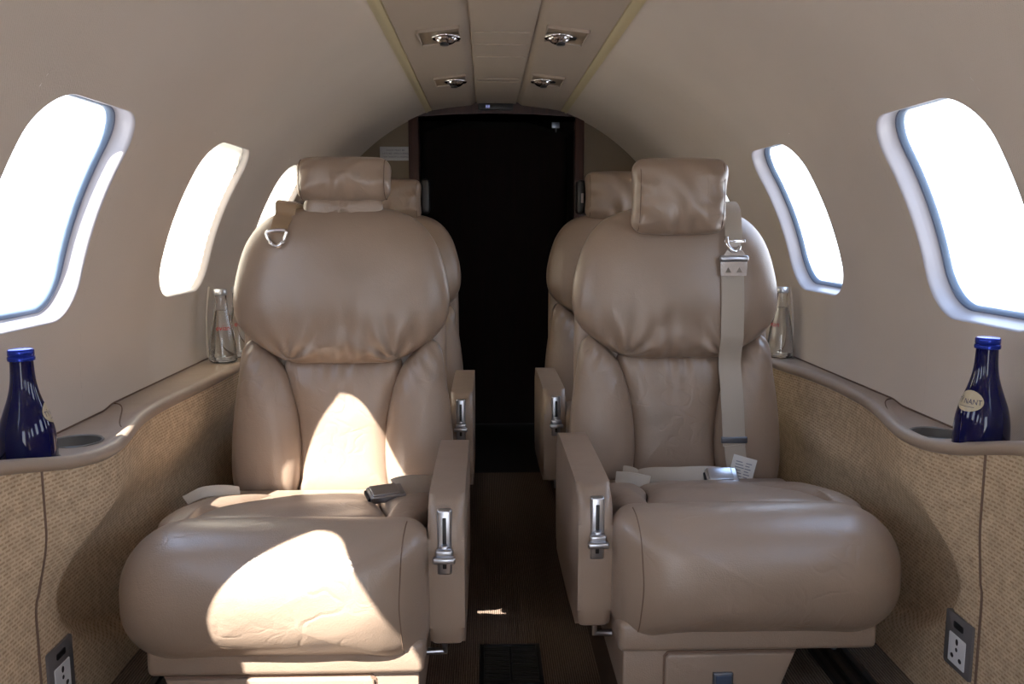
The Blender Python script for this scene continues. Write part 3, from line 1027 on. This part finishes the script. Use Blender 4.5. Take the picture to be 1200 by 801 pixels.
def make_seat(s, cx, y0, label, base_out):
    root = empty('aircraft_armchair', (cx, y0, PZ), label, 'chair', 'tan leather aircraft armchairs')
    P = {}
    def bmap(off):
        def f(a, h, d):
            return np.stack([s * (BC + a), yb(h) + off - d, h - PZ], 1)
        return f
    # --- backrest: upper shield, lumbar panel, two wings, shell behind
    sh_map = bmap(.0)
    P['shield'] = pillow('backrest', shield_o, sh_map, .050, .075, LEAS, root, dome=.016, Tb=.045, Rb=.05, rings=34, center=(0, .84), disp=shield_disp)
    P['lum'] = pillow('lumbar_panel', lum_o, bmap(.018), .026, .040, LEA, P['shield'], dome=.010, Tb=.03, Rb=.05, rings=24, center=(0, .55), disp=lum_disp)
    for e in (-1, 1):
        def bm_(a, h, d, e=e):
            return np.stack([s * (BC + e * a), yb(h) - d, h - PZ], 1)
        P['wing%d' % e] = pillow('side_bolster', bol_o, bm_, .036, .055, LEA, P['shield'], dome=.008, Tb=.04, Rb=.05, rings=24, center=(.166, .55), disp=bol_disp)
    so = catmull([(0, 1.010), (.12, .998), (.185, .955), (.215, .87), (.222, .75), (.222, .5), (.205, .40), (.1, .385), (0, .385)] + [(-.1, .385), (-.205, .40), (-.222, .5), (-.222, .75), (-.215, .87), (-.185, .955), (-.12, .998)], 110)
    pillow('back_shell', so, bmap(.045), .02, .05, LEA2, P['shield'], Tb=.035, Rb=.05, rings=12, center=(0, .7))
    # --- seat: front roll, insert, two side pads
    ro = resample(rrect(-.2345, .2345, .327, .530, (.036, .080, .098, .032), 26), 190)
    ro = np.stack([ro[:, 0], ro[:, 1] + .006 * np.cos(ro[:, 0] / .2345 * 1.4) * (ro[:, 1] > .45)], 1)
    def rmap(a, h, d): return np.stack([s * a, .100 - d, h - PZ], 1)
    P['roll'] = pillow('seat_cushion', ro, rmap, .092, .103, LEAR, root, dome=.008, Tb=.10, Rb=.11, rings=34, center=(0, .430), disp=roll_disp)
    # piping where the inboard end cap is sewn on
    bv = BVHTree.FromPolygons([v.co for v in P['roll'].data.vertices], [tuple(p.vertices) for p in P['roll'].data.polygons])
    pts = []
    for k in range(34):
        an = -1.45 + 3.3 * k / 33
        dr = Vector((0, math.cos(an), -math.sin(an)))
        o_ = Vector((s * (-.199 + .004 * math.cos(an * 1.2)), .07, .430 - PZ))
        h = bv.ray_cast(o_ - dr * .4, dr)
        if h[0] is not None: pts.append(h[0] - dr * .0002)
    tube('piping', pts, .0010, SEAM, P['roll'], 6)
    # pan
    def zp(y): return np.interp(y, [.08, .14, .25, .40, .60, .7], [.512, .508, .488, .455, .404, .385])
    def pmap(a, y, d): return np.stack([s * a, y, zp(y) + d - PZ], 1)
    io = catmull([(-.150, .125), (-.09, .115), (0, .112), (.09, .115), (.150, .125), (.158, .20), (.138, .30), (.118, .42), (.112, .60), (0, .615), (-.112, .60), (-.118, .42), (-.138, .30), (-.158, .20)], 130)
    pillow('seat_insert', io, pmap, .016, .035, LEA, P['roll'], dome=.012, Tb=.05, Rb=.04, rings=18, center=(0, .32), disp=lambda a, y, d: .0016 * np.sin(a * 30 + y * 40) * np.clip(d / .02, 0, 1))
    for e in (-1, 1):
        po = catmull([(.160, .150), (.185, .14), (.204, .17), (.214, .25), (.222, .42), (.222, .58), (.18, .60), (.116, .595), (.114, .50), (.122, .40), (.142, .30), (.158, .22)], 110)
        def sm(a, y, d, e=e): return np.stack([s * e * a, y, zp(y) + d - PZ], 1)
        pillow('seat_side_pad', po, sm, .016, .035, LEA, P['roll'], dome=.008, Tb=.05, Rb=.04, rings=16, center=(.178, .36))
    # --- tray and pedestal base with a drawer
    bm = bmesh.new()
    add_box(bm, -.229, .185, .045, .60, .312 - PZ, .362 - PZ, .010, 3)
    add_box(bm, -.222, .222, .12, .60, .365 - PZ, .43 - PZ, .012, 3)
    for v in bm.verts: v.co.x *= s
    P['tray'] = bm_obj('seat_pan', bm, LEA2, root)
    f0, f1 = -.221, base_out
    bpts = [(f0, .001), (f0, .32 - PZ), (f1 + .005, .32 - PZ), (f1 - .032, .001)]
    P['base'] = extrude_poly('pedestal', [(s * u, v) for u, v in bpts], lambda u, v, d: (u, d, v), .055, .56, LEA2, root, bev=.006)
    d0, d1 = f0 + .068, f1 - .004
    dpts = [(d0, .006), (d0, .071), (d0 + .006, .0765), (d1 - .002, .0765), (d1 - .028, .006)]
    dw = extrude_poly('drawer', [(s * u, v) for u, v in dpts], lambda u, v, d: (u, d, v), .048, .07, LEA2, root, bev=.004)
    g2 = [(d0 - .003, .002), (d0 - .003, .073), (d0 + .004, .0805), (d1 + .001, .0805), (d1 - .027, .002)]
    extrude_poly('drawer_gap', [(s * u, v) for u, v in g2], lambda u, v, d: (u, d, v), .0535, .06, SEAM, dw)
    hx = s * (d0 + .092)
    box('drawer_latch', hx - .016, hx + .016, .043, .052, .022, .047, GUN, dw, bev=.002)
    box('latch_plate', hx - .012, hx + .012, .0415, .046, .020, .043, simple('latch_blue', (.10, .13, .20), .3, .5) if 'latch_blue' not in bpy.data.materials else bpy.data.materials['latch_blue'], dw, bev=.001)
    # --- armrest on the aisle side
    a0, a1 = -.289, -.2325
    prof = [(.100, .345), (.096, .40), (.094, .50), (.100, .535), (.118, .556), (.16, .562), (.30, .563), (.46, .561), (.515, .554), (.535, .53), (.540, .42), (.530, .325), (.50, .305), (.30, .308), (.16, .318), (.115, .325)]
    prof = catmull(prof, 90)
    P['arm'] = extrude_poly('armrest', [(u, v - PZ) for u, v in prof], lambda u, v, d: (s * d, u, v), a0, a1, LEA2, root, bev=.013, seg=4)
    # stitched line on aisle face
    ac = (a0 + a1) / 2 + .002
    yfr = .0935
    # slider plate with slot and thumb lever
    plate = box('slider_plate', s * ac - .0115, s * ac + .0115, yfr - .0015, yfr + .012, .448 - PZ, .552 - PZ, STEEL, P['arm'], bev=.004, seg=3)
    box('slider_slot', s * ac - .0032, s * ac + .0032, yfr - .0022, yfr + .002, .458 - PZ, .540 - PZ, BLACK, P['arm'], bev=.0015)
    lv = bmesh.new()
    for k, (ww, y, z, th) in enumerate([(.017, -.016, .478, .005), (.013, -.010, .487, .006), (.006, -.004, .490, .008)]):
        add_box(lv, s * ac - ww, s * ac + ww, yfr + y - .006, yfr + y + .006, z - th - PZ, z + th - PZ, .003, 3)
    bm_obj('slider_lever', lv, STEEL, P['arm'])
    # lap-belt bracket between pedestal and armrest
    tube('armrest_bracket', [(s * -.226, .14, .30 - PZ), (s * -.255, .14, .300 - PZ), (s * -.255, .14, .33 - PZ)], .006, STEEL, P['arm'], 8)
    return root, P

seatR, PR = make_seat(1, .395, 1.22, 'front tan leather armchair right of the aisle, long grey shoulder belt down its backrest', .060)
seatL, PL = make_seat(-1, -.365, 1.165, 'front tan leather armchair left of the aisle, patches of sun on its cushion', .165)

def copy_tree(o, parent=None, skip=()):
    c = o.copy(); COL.objects.link(c)
    if parent is not None:
        c.parent = parent
    for ch in o.children:
        if ch.name.split('.')[0] not in skip:
            copy_tree(ch, c, skip)
    return c
bpy.context.view_layer.update()
rearR = copy_tree(seatR); rearR.location = (.395, 1.22 + .82, PZ)
rearR['label'] = 'second row tan leather armchair, mostly hidden behind the front right one'
rearL = copy_tree(seatL); rearL.location = (-.365, 1.165 + .84, PZ)
rearL['label'] = 'second row tan leather armchair, mostly hidden behind the front left one'

# headrests
add_headrest(seatR, 1, .966, 1.122, .628, -.05)
add_headrest(rearR, 1, 1.005, 1.150, .690, .10)
add_headrest(rearL, -1, 1.000, 1.125, .700, .10)
hl = add_headrest(seatL, -1, 1.034, 1.124, .700, .25)
so = resample(rrect(-.085, .085, .996, 1.043, (.015, .015, .02, .02), 12), 80)
pillow('headrest_support', so, lambda a, h, d: np.stack([-1 * (BC - .006 + a),   .694 - d, h - PZ], 1), .022, .024, LEA, hl, Tb=.02, Rb=.024, rings=12, disp=lambda a, h, d: .002 * np.sin(a * 140 + 3 * np.sin(a * 50)) * np.clip(d / .01, 0, 1))
# black hinge cover beside the rear headrests
for root, s in ((rearR, 1), (rearL, -1)):
    x = s * (BC - .008 - .112)
    bm = bmesh.new()
    add_box(bm, x - .014, x + .014, .70, .76, 1.02 - PZ, 1.128 - PZ, .012, 4)
    hb = bm_obj('headrest_hinge', bm, BLACK, root)
    if s > 0:
        box('hinge_clip', x - .001, x + .006, .694, .702, 1.055 - PZ, 1.085 - PZ, simple('hinge_clip_grey', (.35, .30, .30), .4), hb, bev=.001)

# --- belts -----------------------------------------------------------
def bvh_of(objs):
    vs, fs = [], []
    for o in objs:
        b = len(vs)
        vs += [v.co.copy() for v in o.data.vertices]
        fs += [tuple(i + b for i in p.vertices) for p in o.data.polygons]
    return BVHTree.FromPolygons(vs, fs)
def kids(o):
    out = [o]
    for c in o.children: out += kids(c)
    return out
def surf_y(bvh, x, z):
    h = bvh.ray_cast(Vector((x, -.6, z)), Vector((0, 1, 0)))
    return h[0].y if h[0] is not None else None
def surf_z(bvh, x, y):
    h = bvh.ray_cast(Vector((x, y, 1.0)), Vector((0, 0, -1)))
    return h[0].z if h[0] is not None else None

def strap_on_back(bvh, name, path, w, mat, parent, lift=.004, th=.0022, xd=(1, 0, 0)):
    """path of (x,z abs) down the front of the backrest; lies on the surface (taking the outermost of three probes)"""
    pts = []
    P2 = catmull(path, 40, closed=False)
    for x, z in P2:
        cand = [surf_y(bvh, x + k * w * .5, z - PZ) for k in (-1, 0, 1)]
        cand = [c for c in cand if c is not None]
        pts.append([x, min(cand) - lift if cand else None, z - PZ])
    last = next(p[1] for p in pts if p[1] is not None)
    for p in pts:
        if p[1] is None: p[1] = last
        last = p[1]
    y = np.array([p[1] for p in pts])
    # tightened webbing: smooth by upper envelope
    for _ in range(6):
        ysm = np.convolve(np.r_[y[0], y, y[-1]], [.25, .5, .25], 'valid')
        y = np.minimum(y, ysm)
    pts = [(p[0], yy, p[2]) for p, yy in zip(pts, y)]
    n = len(pts)
    wd, nd = [], []
    for i in range(n):
        t = np.array(pts[min(i + 1, n - 1)]) - np.array(pts[max(i - 1, 0)]); t /= np.linalg.norm(t)
        w_ = np.array(xd, float); w_ -= t * (w_ @ t); w_ /= np.linalg.norm(w_)
        wd.append(w_); nd.append(np.cross(t, w_))
    return sweep_rect(name, pts, wd, nd, w, th, mat, parent), pts

backR = bvh_of([PR['shield'], PR['lum'], PR['wing1'], PR['wing-1']])
allR = bvh_of([o for o in kids(PR['shield']) + kids(PR['roll'])])
backL = bvh_of([PL['shield'], PL['lum'], PL['wing1'], PL['wing-1']])
allL = bvh_of([o for o in kids(PL['shield']) + kids(PL['roll'])])

# right front seat: shoulder belt
sb, spts = strap_on_back(backR, 'shoulder_belt', [(.0975, .915), (.099, .86), (.101, .75), (.104, .65), (.108, .55), (.110, .50)], .050, STRAP, seatR)
strap_on_back(backR, 'belt_tail', [(.110, .503), (.116, .46), (.128, .425), (.150, .405)], .046, STRAP, sb, lift=.007)
yT = spts[0][1]
# upper strap over the shoulder
up_pts = [(.094, .725, 1.03 - PZ), (.095, .675, 1.034 - PZ), (.097, .640, 1.015 - PZ), (.098, yT + .000, .975 - PZ), (.098, yT - .006, .945 - PZ)]
up = catmull(up_pts, 24, closed=False)
n = len(up); wd, nd = [], []
for i in range(n):
    t = up[min(i + 1, n - 1)] - up[max(i - 1, 0)]; t /= np.linalg.norm(t)
    w_ = np.array([1., 0, 0]); w_ -= t * (w_ @ t); w_ /= np.linalg.norm(w_); wd.append(w_); nd.append(np.cross(t, w_))
sweep_rect('shoulder_strap', up, wd, nd, list(np.linspace(.044, .036, n)), .0025, STRAP, sb)
# connector plate, hook and slotted adjuster
def plate_holes(name, outline, holes, mapf, th, mat, parent):
    """flat plate with polygonal holes, triangulated by fill"""
    bm = bmesh.new()
    loops = [outline] + list(holes)
    edges = []
    for lp in loops:
        vs = [bm.verts.new((u, v, 0)) for u, v in lp]
        for i in range(len(vs)):
            edges.append(bm.edges.new((vs[i], vs[(i + 1) % len(vs)])))
    bmesh.ops.triangle_fill(bm, use_beauty=True, use_dissolve=False, edges=edges)
    r = bmesh.ops.extrude_face_region(bm, geom=list(bm.faces))
    for g_ in r['geom']:
        if isinstance(g_, bmesh.types.BMVert): g_.co.z += th
    for v in bm.verts: v.co = Vector(mapf(v.co.x, v.co.y, v.co.z))
    return bm_obj(name, bm, mat, parent, smooth=False, sharp=None)
tri = lambda cx_, cy_, r: [(cx_ - r, cy_ - r * .8), (cx_ + r, cy_ - r * .8), (cx_, cy_ + r)]
plate_holes('belt_adjuster', [(-.028, -.020), (.028, -.020), (.029, .0), (.029, .016), (-.029, .016), (-.029, 0)], [tri(-.012, -.008, .0065), tri(.012, -.008, .0065)],
            lambda u, v, d: (.0985 + u, yT - .010 - d, .895 + v - PZ), .003, CHROME, sb)
box('adjuster_bar', .0985 - .031, .0985 + .031, yT - .020, yT - .006, .905 - PZ, .919 - PZ, STEEL, sb, bev=.005)
plate_holes('belt_connector', [(-.026, 0), (.026, 0), (.014, .016), (.012, .030), (-.012, .030), (-.014, .016)], [[(-.006, .012), (.006, .012), (.006, .020), (-.006, .020)]],
            lambda u, v, d: (.0985 + u, yT - .013 - d, .917 + v - PZ), .003, CHROME, sb)
hook = [(.0985 - .018, yT - .012, .958 - PZ), (.0985 - .016, yT - .018, .940 - PZ), (.0985 - .004, yT - .021, .928 - PZ), (.0985 + .006, yT - .020, .931 - PZ), (.0985 + .010, yT - .016, .938 - PZ)]
tube('belt_hook', catmull(hook, 18, closed=False), .004, CHROME, sb, 8)
box('hook_bar', .0985 - .022, .0985 + .024, yT - .012, yT - .004, .945 - PZ, .953 - PZ, CHROME, sb, bev=.002)
# keeper and paper tag
k = np.argmin([abs(p[2] - (.515 - PZ)) for p in spts]); kp = spts[k]
box('belt_keeper', kp[0] - .029, kp[0] + .029, kp[1] - .004, kp[1] + .004, .507 - PZ, .521 - PZ, GUN, sb, bev=.002)
yt = min(surf_y(backR, x, z - PZ) for x in (.105, .125, .145) for z in (.42, .44, .46)) - .012
Mt = Matrix.Translation((.126, yt, .446 - PZ)) @ Matrix.Rotation(.28, 4, 'Y') @ Matrix.Rotation(-.15, 4, 'X')
tg = box('belt_tag', -.027, .027, -.001, .001, -.032, .032, PAPER, sb, M=Mt)
vv, ff = [], []
for i in range(7):
    for (x0, x1) in ((-.019, -.004 + .003 * (i % 3)), (.004, .018 - .004 * (i % 2))):
        z = .020 - i * .0062; b0 = len(vv)
        for (x, zz) in ((x0, z), (x1, z), (x1, z - .0022), (x0, z - .0022)):
            vv.append(tuple(Mt @ Vector((x, -.0014, zz))))
        ff.append((b0, b0 + 1, b0 + 2, b0 + 3))
mesh('tag_print', vv, ff, simple('tag_ink', (.30, .31, .36), .7), tg, smooth=False)

def strap_on_seat(bvh, name, path, w, mat, parent, lift=.005, wdir=(0, 1, 0), th=.0025, zabs=False):
    P2 = catmull(path, 30, closed=False)
    pts = []
    for q in P2:
        x, y, l = q
        z = l - PZ - lift if zabs else max([c for c in (surf_z(bvh, x, y - w * .4), surf_z(bvh, x, y), surf_z(bvh, x, y + w * .2)) if c is not None and c < .50 - PZ] + [.42 - PZ])
        pts.append((x, y, z + lift + (0 if zabs else l)))
    n = len(pts); wd, nd = [], []
    for i in range(n):
        t = np.array(pts[min(i + 1, n - 1)]) - np.array(pts[max(i - 1, 0)]); t /= np.linalg.norm(t)
        w_ = np.array(wdir, float); w_ -= t * (w_ @ t); w_ /= np.linalg.norm(w_); wd.append(w_); nd.append(np.cross(t, w_))
    return sweep_rect(name, pts, wd, nd, w, th, mat, parent), pts

def buckle(parent, loc, rz, rx=0.0):
    M = Matrix.Translation(loc) @ Matrix.Rotation(rz, 4, 'Z') @ Matrix.Rotation(rx, 4, 'X')
    b = box('belt_buckle', -.034, .034, -.019, .019, -.007, .008, STEEL, parent, bev=.003, M=M)
    box('buckle_flap', -.030, .022, -.0165, .0165, .006, .012, STEEL, b, bev=.0025, M=M)
    box('buckle_slot', -.038, -.030, -.015, .015, -.003, .004, BLACK, b, bev=.001, M=M)
    return b
# right seat lap belt (inboard side to the buckle)
lb, lp = strap_on_seat(allR, 'lap_belt', [(-.145, .55, .012), (-.10, .53, .008), (-.04, .515, .004), (.02, .515, .004), (.06, .52, .004)], .034, STRAP, seatR, wdir=(0, .5, .85))
sl, _ = strap_on_seat(allR, 'belt_sleeve', [(-.160, .54, .444), (-.130, .525, .446), (-.095, .512, .442)], .036, STRAPW, seatR, wdir=(0, .5, .85), th=.010, zabs=True)
zb = surf_z(allR, .060, .52)
buckle(lb, (.058, .512, zb + .012), .04, .6)
# left seat lap belt
lb2, _ = strap_on_seat(allL, 'lap_belt', [(.222, .50, .020), (.205, .47, .012), (.175, .43, .010), (.150, .40, .008)], .036, STRAPW, seatL, wdir=(0, .7, .7))
zb = surf_z(allL, .138, .38)
buckle(lb2, (.136, .378, zb + .012), .42, .30)
strap_on_seat(allL, 'lap_belt', [(-.262, .455, .452), (-.235, .475, .462), (-.205, .50, .458), (-.180, .53, .445)], .024, STRAPW, seatL, wdir=(0, .8, .6), th=.005, zabs=True)
# left seat: shoulder strap end with an empty triangular ring, laid over the top left of the backrest
SX = -.104
fy = lambda z: surf_y(backL, SX, z - PZ)
up_pts = [(SX + .018, .740, 1.010 - PZ), (SX + .012, .705, 1.031 - PZ), (SX + .007, .672, 1.028 - PZ)] + [(SX + .004 - .003 * k, fy(z) - .007, z - PZ) for k, z in enumerate((1.006, .995, .982, .968))]
up = catmull(up_pts, 22, closed=False)
n = len(up); wd, nd = [], []
for i in range(n):
    t = up[min(i + 1, n - 1)] - up[max(i - 1, 0)]; t /= np.linalg.norm(t)
    w_ = np.array([1., .0, -.15]); w_ -= t * (w_ @ t); w_ /= np.linalg.norm(w_); wd.append(w_); nd.append(np.cross(t, w_))
ss = sweep_rect('shoulder_strap', up, wd, nd, list(np.r_[np.full(11, .044), np.linspace(.044, .032, n - 11)]), .0028, STRAPB, seatL)
yS2 = surf_y(backL, SX - .003, .955 - PZ)
ring = [(-.017, .012), (.017, .014), (.0185, .002), (.011, -.013), (.002, -.018), (-.008, -.014), (-.018, .001)]
rp_ = catmull(ring, 40)
tube('strap_ring', [(SX - .006 + u, yS2 - .010 - .006 * (v < -.01), .958 + v - PZ) for u, v in rp_], .0042, CHROME, ss, 8, closed=True)

# ------------------------------------------------------------------ bottles
def bottle_prof(pts, n=60):
    return [tuple(p) for p in catmull(pts, n, closed=False)]
def prof_r(prof, z):
    zs = np.array([p[1] for p in prof]); rs = np.array([p[0] for p in prof])
    o_ = np.argsort(zs); return float(np.interp(z, zs[o_], rs[o_]))

def blue_bottle(x, y, zb, face, label, tilt=0.0):
    t = empty('water_bottle', (x, y, zb), label, 'bottle', 'blue glass water bottles in the ledges')
    t.scale = (1, 1, .915)
    H = .212
    outer = [(.030, .001), (.0355, .004), (.0375, .012), (.0378, .03), (.0376, .055), (.0362, .080), (.0325, .100), (.0270, .118), (.0215, .136), (.0178, .152), (.0158, .168), (.0150, .185), (.0148, .196)]
    pr = bottle_prof(outer)
    full = [(0, .0015)] + pr + [(.0125, .197), (.0125, .19)]
    bd = lathe('bottle_body', full, BLUEG, t, 64)
    cap = [(0, H), (.0145, H), (.0162, H - .001), (.0168, H - .003), (.0168, H - .0095), (.0160, H - .0105), (.0172, H - .0115), (.0176, H - .014), (.0172, H - .0175), (.0150, H - .0185)]
    lathe('bottle_cap', cap, BLUEC, t, 64)
    # oval gold label wrapped on the shoulder, centred on direction `face`
    zc_, hh, hw = .112, .0165, .022
    V, F = [], []
    K, Nn = 8, 48
    def wrap(u, v, lift):
        r = prof_r(pr, zc_ + v) + lift
        a = face + u / .0290
        return (r * math.cos(a), r * math.sin(a), zc_ + v)
    for k in range(K):
        tt = 1 - k / K
        for j in range(Nn):
            an = 2 * PI * j / Nn
            V.append(wrap(hw * tt * math.cos(an), hh * tt * math.sin(an), .0006))
    V.append(wrap(0, 0, .0006))
    for k in range(K - 1):
        for j in range(Nn): F.append((k * Nn + j, k * Nn + (j + 1) % Nn, (k + 1) * Nn + (j + 1) % Nn, (k + 1) * Nn + j))
    for j in range(Nn): F.append(((K - 1) * Nn + j, (K - 1) * Nn + (j + 1) % Nn, len(V) - 1))
    lb = mesh('bottle_label', V, F, GOLD, t)
    v, f = text_verts('T\u0176 NANT', .0112)
    w = max(abs(q[0]) for q in v); k = .0198 / w
    mesh('label_print', [wrap(q[0] * k, q[1] - .001, .0011) for q in v], f, NAVY, lb, smooth=False)
    # thin printed rule under the words
    V, F = [], []
    for j in range(12):
        u = -.011 + .022 * j / 11
        V += [wrap(u, -.0085, .0011), wrap(u, -.0092, .0011)]
    for j in range(11): F.append((2 * j, 2 * j + 1, 2 * j + 3, 2 * j + 2))
    mesh('label_rule', V, F, NAVY, lb, smooth=False)
    return t
blue_bottle(CUPS[1][1][0], CUPS[1][1][1], .6275, PI + .30, 'dark blue glass bottle with gold oval label in the right ledge cup holder')
blue_bottle(CUPS[-1][1][0], CUPS[-1][1][1], .6185, .48, 'dark blue glass bottle in the left ledge cup holder, label turned away')

def clear_bottle(x, y, zb, face, label):
    t = empty('water_bottle', (x, y, zb), label, 'bottle', 'clear glass water bottles on the ledges')
    outer = [(.029, .0005), (.0325, .003), (.0335, .008), (.0335, .018), (.0322, .035), (.0290, .060), (.0250, .085), (.0205, .108), (.0168, .128), (.0145, .145), (.0138, .158), (.0138, .164)]
    pr = bottle_prof(outer, 50)
    inn = [(max(r - .0028, .001), max(z, .006)) for r, z in pr[::-1]]
    lathe('bottle_body', [(0, .0005)] + pr + inn + [(0, .006)], CLEAR, t, 56)
    wr = [(max(r - .0031, .0012), z) for r, z in pr if .0075 < z < .128]
    lathe('water', [(0, .0068), (wr[0][0] - .001, .0068)] + wr + [(0, wr[-1][1])], WATER, t, 48)
    H = .178
    lathe('bottle_cap', [(0, H), (.0145, H), (.0155, H - .0015), (.0157, H - .010), (.0152, H - .014), (.0140, H - .015)], SILV, t, 48)
    v, f = text_verts('evian', .018)
    def wrap(u, vv, lift):
        r = prof_r(pr, .085 + vv) + lift
        a = face + u / .025
        return (r * math.cos(a), r * math.sin(a), .085 + vv)
    mesh('bottle_print', [wrap(q[0] * .95, q[1], .0005) for q in v], f, RED, t, smooth=False)
    return t
clear_bottle(-.688, 2.095, .6515, -PI / 2 + .4, 'clear glass bottle on the left ledge beside the front seat, nearer of the pair')
clear_bottle(-.672, 2.185, .6515, -PI / 2 + .5, 'clear glass bottle on the left ledge, half hidden behind the seat, farther of the pair')
clear_bottle(.706, 2.130, .6515, -PI / 2 - 1.2, 'clear glass bottle alone on the right ledge beside the front seat backrest')

# ------------------------------------------------------------------ power outlets
def outlet(side, y, z, label):
    x = dado_x(side, y, z)
    t = empty('power_outlet', (side * (x - .001), y, z), label, 'power outlet', 'power outlets on the woven side panels')
    def mp(u, v, d): return (-side * d, u, v)
    o = rrect(-.035, .035, -.042, .042, (.003,) * 4, 6)
    fr = extrude_poly('outlet_frame', o, mp, -.004, .003, OUTF, t, bev=.001, seg=2)
    extrude_poly('outlet_face', rrect(-.022, .022, -.034, .012, (.002,) * 4, 5), mp, .002, .0042, OUTW, t, bev=.0006, seg=1)
    extrude_poly('outlet_switch', rrect(-.013, .013, .022, .032, (.003,) * 4, 5), mp, .002, .0036, BLACK, t)
    bm = bmesh.new()
    def disc(u, v, ru, rv):
        n = 14
        a = [bm.verts.new(mp(u + ru * math.cos(2 * PI * k / n), v + rv * math.sin(2 * PI * k / n), .0044)) for k in range(n)]
        b = [bm.verts.new(mp(u + ru * math.cos(2 * PI * k / n), v + rv * math.sin(2 * PI * k / n), .0030)) for k in range(n)]
        bm.faces.new(a)
        for k in range(n): bm.faces.new((a[k], a[(k + 1) % n], b[(k + 1) % n], b[k]))
    disc(0, .003, .0035, .005); disc(0, -.009, .003, .0032); disc(-.0105, -.022, .0042, .0036); disc(.0105, -.022, .0042, .0036)
    bm_obj('outlet_holes', bm, BLACK, t, smooth=False)
    return t
outlet(1, 1.183, .362, 'grey framed white power outlet on the woven panel low at the right')
outlet(-1, 1.188, .338, 'grey framed white power outlet on the woven panel low at the left')

# ------------------------------------------------------------------ light
w = bpy.data.worlds.new('sky'); S.world = w
w.use_nodes = True
bg = w.node_tree.nodes['Background']
tcw = w.node_tree.nodes.new('ShaderNodeTexCoord')
sxw = w.node_tree.nodes.new('ShaderNodeSeparateXYZ')
w.node_tree.links.new(tcw.outputs['Generated'], sxw.inputs[0])
cr = w.node_tree.nodes.new('ShaderNodeValToRGB')
cr.color_ramp.elements[0].position = .0; cr.color_ramp.elements[0].color = (.88, .93, 1, 1)
cr.color_ramp.elements[1].position = .8; cr.color_ramp.elements[1].color = (.50, .68, 1, 1)
w.node_tree.links.new(sxw.outputs['Z'], cr.inputs[0])
w.node_tree.links.new(cr.outputs[0], bg.inputs[0])
bg.inputs[1].default_value = 5.0
sd = bpy.data.lights.new('sun', 'SUN'); sd.energy = 28; sd.angle = .009; sd.color = (1, .95, .86)
so_ = bpy.data.objects.new('sun', sd); COL.objects.link(so_)
so_.rotation_euler = Vector((.60, .72, -1)).to_track_quat('-Z', 'Y').to_euler()
so_.location = (-6, -9, 11)

# ------------------------------------------------------------------ camera
cd = bpy.data.cameras.new('camera')
cam = bpy.data.objects.new('camera', cd); COL.objects.link(cam)
cd.sensor_width = 36; cd.lens = 30.0; cd.clip_start = .02
yaw, pit = math.radians(1.7), math.atan2(135, 1000)
fw = Vector((math.sin(yaw) * math.cos(pit), math.cos(yaw) * math.cos(pit), -math.sin(pit)))
cam.location = (-.04, 0, .98)
cam.rotation_euler = fw.to_track_quat('-Z', 'Y').to_euler()
S.camera = cam
S.view_settings.view_transform = 'Standard'
S.view_settings.look = 'None'
S.view_settings.gamma = 1
S.view_settings.use_curve_mapping = False
S.view_settings.exposure = 0.1
S.cycles.max_bounces = 16
S.cycles.diffuse_bounces = 8
S.cycles.transparent_max_bounces = 16
